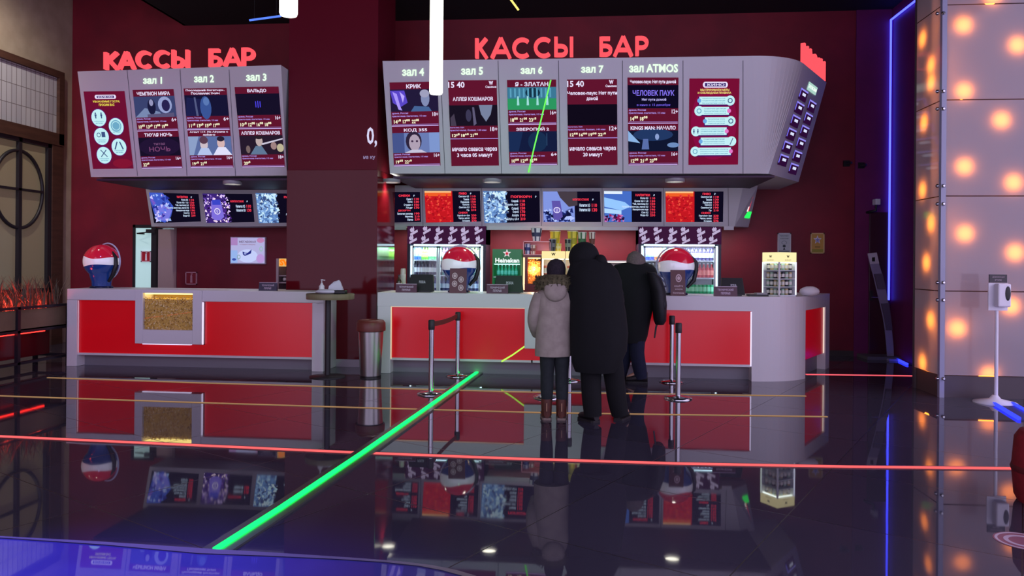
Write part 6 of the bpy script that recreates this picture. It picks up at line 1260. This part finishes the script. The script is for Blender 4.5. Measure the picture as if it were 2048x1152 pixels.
coat = [oval(742, 1150, 1232, .17), oval(725, 1143, 1243, .19), oval(700, 1140, 1254, .20), oval(665, 1139, 1256, .20), oval(625, 1138, 1252, .195), oval(590, 1138, 1246, .19), oval(560, 1139, 1243, .18), oval(540, 1141, 1235, .165, .03), oval(527, 1146, 1222, .14, .04), oval(518, 1152, 1200, .11, .05)]
mb = MB(); mb.loft(rings_z(coat, 32, .026, 5), BK)
sleeve(mb, [mp(1196, 540, .04), mp(1214, 560, .05), E_R, W_R, (W_R[0]-.02, W_R[1]+.09, W_R[2]-.01)], [.12, .11, .085, .066, .06], BK); mb.ell(mp(1201, 523, .03), (.062, .09, .07), BK, 16, 10); sleeve(mb, [SL, mp(1148, 590, .04), mp(1148, 622, .12), mp(1160, 630, .30)], [.10, .085, .075, .06], BK); mb.build('coat', mn, local=True)
# the hood: a shell open to the front
mb = MB(); hv = V(hd); q_ = Quaternion((0, 0, 1), R(-20)) @ Quaternion((0, 1, 0), R(14)); rings = []
for i in range(13):
    a = R(-90+i*150/12)   # from the back pole towards the front rim
    rr_ = math.cos(a)*.155+.0; yy_ = math.sin(a)*.16
    rings.append([hv+q_ @ V((rr_*math.cos(b)*.98, yy_+.01, rr_*math.sin(b)*1.02-.015)) for b in [2*math.pi*k/28 for k in range(28)]])
mb.loft(rings, BK, cap=False); b = rings[-1]; mb.tube(b+[b[0]], .017, BK, 8)
mb.loft(rings_z([(hv.x+.0, .04, hv.z-.19, .17, .14), (hv.x, .05, hv.z-.13, .15, .14), (hv.x, .06, hv.z-.06, .13, .13)], 24), BK); mb.build('hood', mn, local=True)
mb = MB(); mb.ell(hv+V((0, .0, .03)), (.10, .11, .11), M((26, 20, 20), rough=.8), 16, 10); mb.build('hair', mn, local=True)
for kn, an, x0 in ((LK, LA, 1182), (RK, RA, 1220)):
    mb = MB(); sleeve(mb, [mp(x0, 700, .02), kn, (an[0]*.4+kn[0]*.6, an[1]*.5+kn[1]*.5-.01, kn[2]*.55), (an[0], an[1], .055)], [.115, .10, .095, .085], BK2, 18); mb.build('trouser_leg', mn, local=True)
BSH = M((30, 22, 28), rough=.6)
shoe(mn, 'shoe', (LA[0], LA[1], .1), (LA[0]-.10, LA[1]+.13, .04), BSH, M((26, 20, 24), rough=.7), .06, .10); shoe(mn, 'shoe', (RA[0], RA[1], .1), (RA[0]+.06, RA[1]+.15, .04), BSH, M((26, 20, 24), rough=.7), .058, .10)

# ---- person at the counter with a backpack
c = onz(1272, 757, 0); c.y = 9.86; HP = 1.70
pp = thing('person', 'person in black coat and grey cap leaning on the counter, side-on', 'person', (c.x, c.y, 0))
def m3(px, py, dy=0.0):
    q = ony(px, py, c.y+dy); return (q.x-c.x, dy, q.z)
hd3 = m3(1272, 524, .12); K3, A3 = m3(1274, 705, -.02), m3(1283, 742, .0); K4, A4 = m3(1250, 708, .10), m3(1240, 742, .16)
figure(pp, HP, .40, .32, {'l': (m3(1240, 556, .05), m3(1226, 588, .12), m3(1206, 584, .30), m3(1196, 582, .40)), 'r': (m3(1292, 556, .10), m3(1288, 596, .26), m3(1262, 586, .40), m3(1250, 583, .46))},
       {'l': (m3(1252, 664, .06), K4, A4, (A4[0]-.16, A4[1]+.0, .05)), 'r': (m3(1274, 664, 0), K3, A3, (A3[0]-.19, A3[1]+.02, .05))}, lean=(m3(1262, 560)[0], .10), head=hd3, headyaw=R(55))
def oval3(y, xl, xr, ry, dy=0.04): a, b = m3(xl, y, dy), m3(xr, y, dy); return ((a[0]+b[0])/2, dy, a[2], (b[0]-a[0])/2, ry)
mb = MB(); mb.loft(rings_z([oval3(684, 1236, 1291, .16), oval3(672, 1230, 1296, .18), oval3(640, 1228, 1302, .19), oval3(610, 1228, 1308, .19), oval3(580, 1222, 1312, .19), oval3(556, 1220, 1314, .17, .07), oval3(543, 1222, 1312, .15, .09), oval3(535, 1222, 1309, .13, .10), oval3(529, 1230, 1302, .11, .11), oval3(525, 1250, 1292, .08, .11)], 30, .026, 9), BK)
sleeve(mb, [m3(1236, 553, .06), m3(1226, 588, .12), m3(1210, 585, .28)], [.10, .075, .055], BK); sleeve(mb, [m3(1296, 556, .10), m3(1292, 594, .24), m3(1266, 587, .38)], [.10, .075, .055], BK); mb.build('coat', pp, local=True)
GC = noise_mat('grey_brown_knit', (96, 82, 84), (112, 96, 96), scale=50, rough=.9, bump=.3); hv = V(hd3)
mb = MB(); mb.loft(rings_z([(hv.x, hv.y, hv.z-.06, .118, .11), (hv.x, hv.y, hv.z-.02, .128, .118), (hv.x, hv.y, hv.z+.05, .122, .115), (hv.x-.01, hv.y, hv.z+.10, .09, .085), (hv.x-.015, hv.y, hv.z+.135, .04, .04), (hv.x-.015, hv.y, hv.z+.145, .012, .012)], 22), GC); mb.build('knit_cap', pp, local=True)
mb = MB(); mb.ell(hv+V((.02, -.02, -.07)), (.10, .10, .06), M((40, 28, 24), rough=.8), 14, 8); mb.build('hair', pp, local=True)
NV = noise_mat('navy_jeans', (18, 22, 46), (24, 28, 54), scale=20, rough=.9)
for kn, an, x0, dy in ((K3, A3, 1274, 0), (K4, A4, 1253, .06)):
    mb = MB(); sleeve(mb, [m3(x0, 668, dy), kn, (an[0]*.5+kn[0]*.5, an[1]*.5+kn[1]*.5, kn[2]*.55), (an[0], an[1], .06)], [.115, .095, .09, .08], NV, 18); mb.build('trouser_leg', pp, local=True)
for an in (A3, A4): shoe(pp, 'shoe', (an[0]+.02, an[1], .1), (an[0]-.17, an[1]+.01, .04), BSH, M((20, 18, 22), rough=.7), .055, .12)
# the backpack on that back
bx = m3(1314, 590, -.08); t = thing('backpack', 'black backpack worn by the person leaning on the counter', 'backpack', (c.x+bx[0], c.y+bx[1], bx[2]-.2)); BP = noise_mat('black_nylon', (20, 20, 28), (26, 26, 34), scale=30, rough=.6)
mb = MB(); L0 = [(1318, 648, 8), (1319, 640, 12), (1318, 610, 14), (1315, 580, 14.5), (1308, 556, 13), (1302, 545, 8)]
mb.loft(rings_z([(m3(x, y)[0], -.06, m3(x, y)[2], r/150.*1.0, .17 if r > 9 else .12) for x, y, r in L0], 24, .01, 3), BP); 
off = V((bx[0], bx[1], bx[2]-.2)); mb.v = [q-off for q in mb.v]; mb.build('main_bag', t, local=True)
mb = MB(); q = V(m3(1326, 610, -.1))-off; mb.ell(q, (.05, .12, .12), BP, 16, 10); mb.build('front_pocket', t, local=True)
mb = MB(); a, b, d = (V(m3(*z_, -.10))-off for z_ in ((1316, 640), (1312, 655), (1309, 676))); mb.tube([a, b, d], [.012, .012, .01], BLACK, 6, flat=.3); mb.build('hanging_strap', t, local=True)
mb = MB(); a, b, d = (V(m3(x, y, dy))-off for x, y, dy in ((1306, 552, -.10), (1290, 545, -.02), (1278, 560, .0))); mb.tube([a, b, d], [.025, .025, .025], BLACK, 8, flat=.3); mb.build('shoulder_strap', t, local=True)
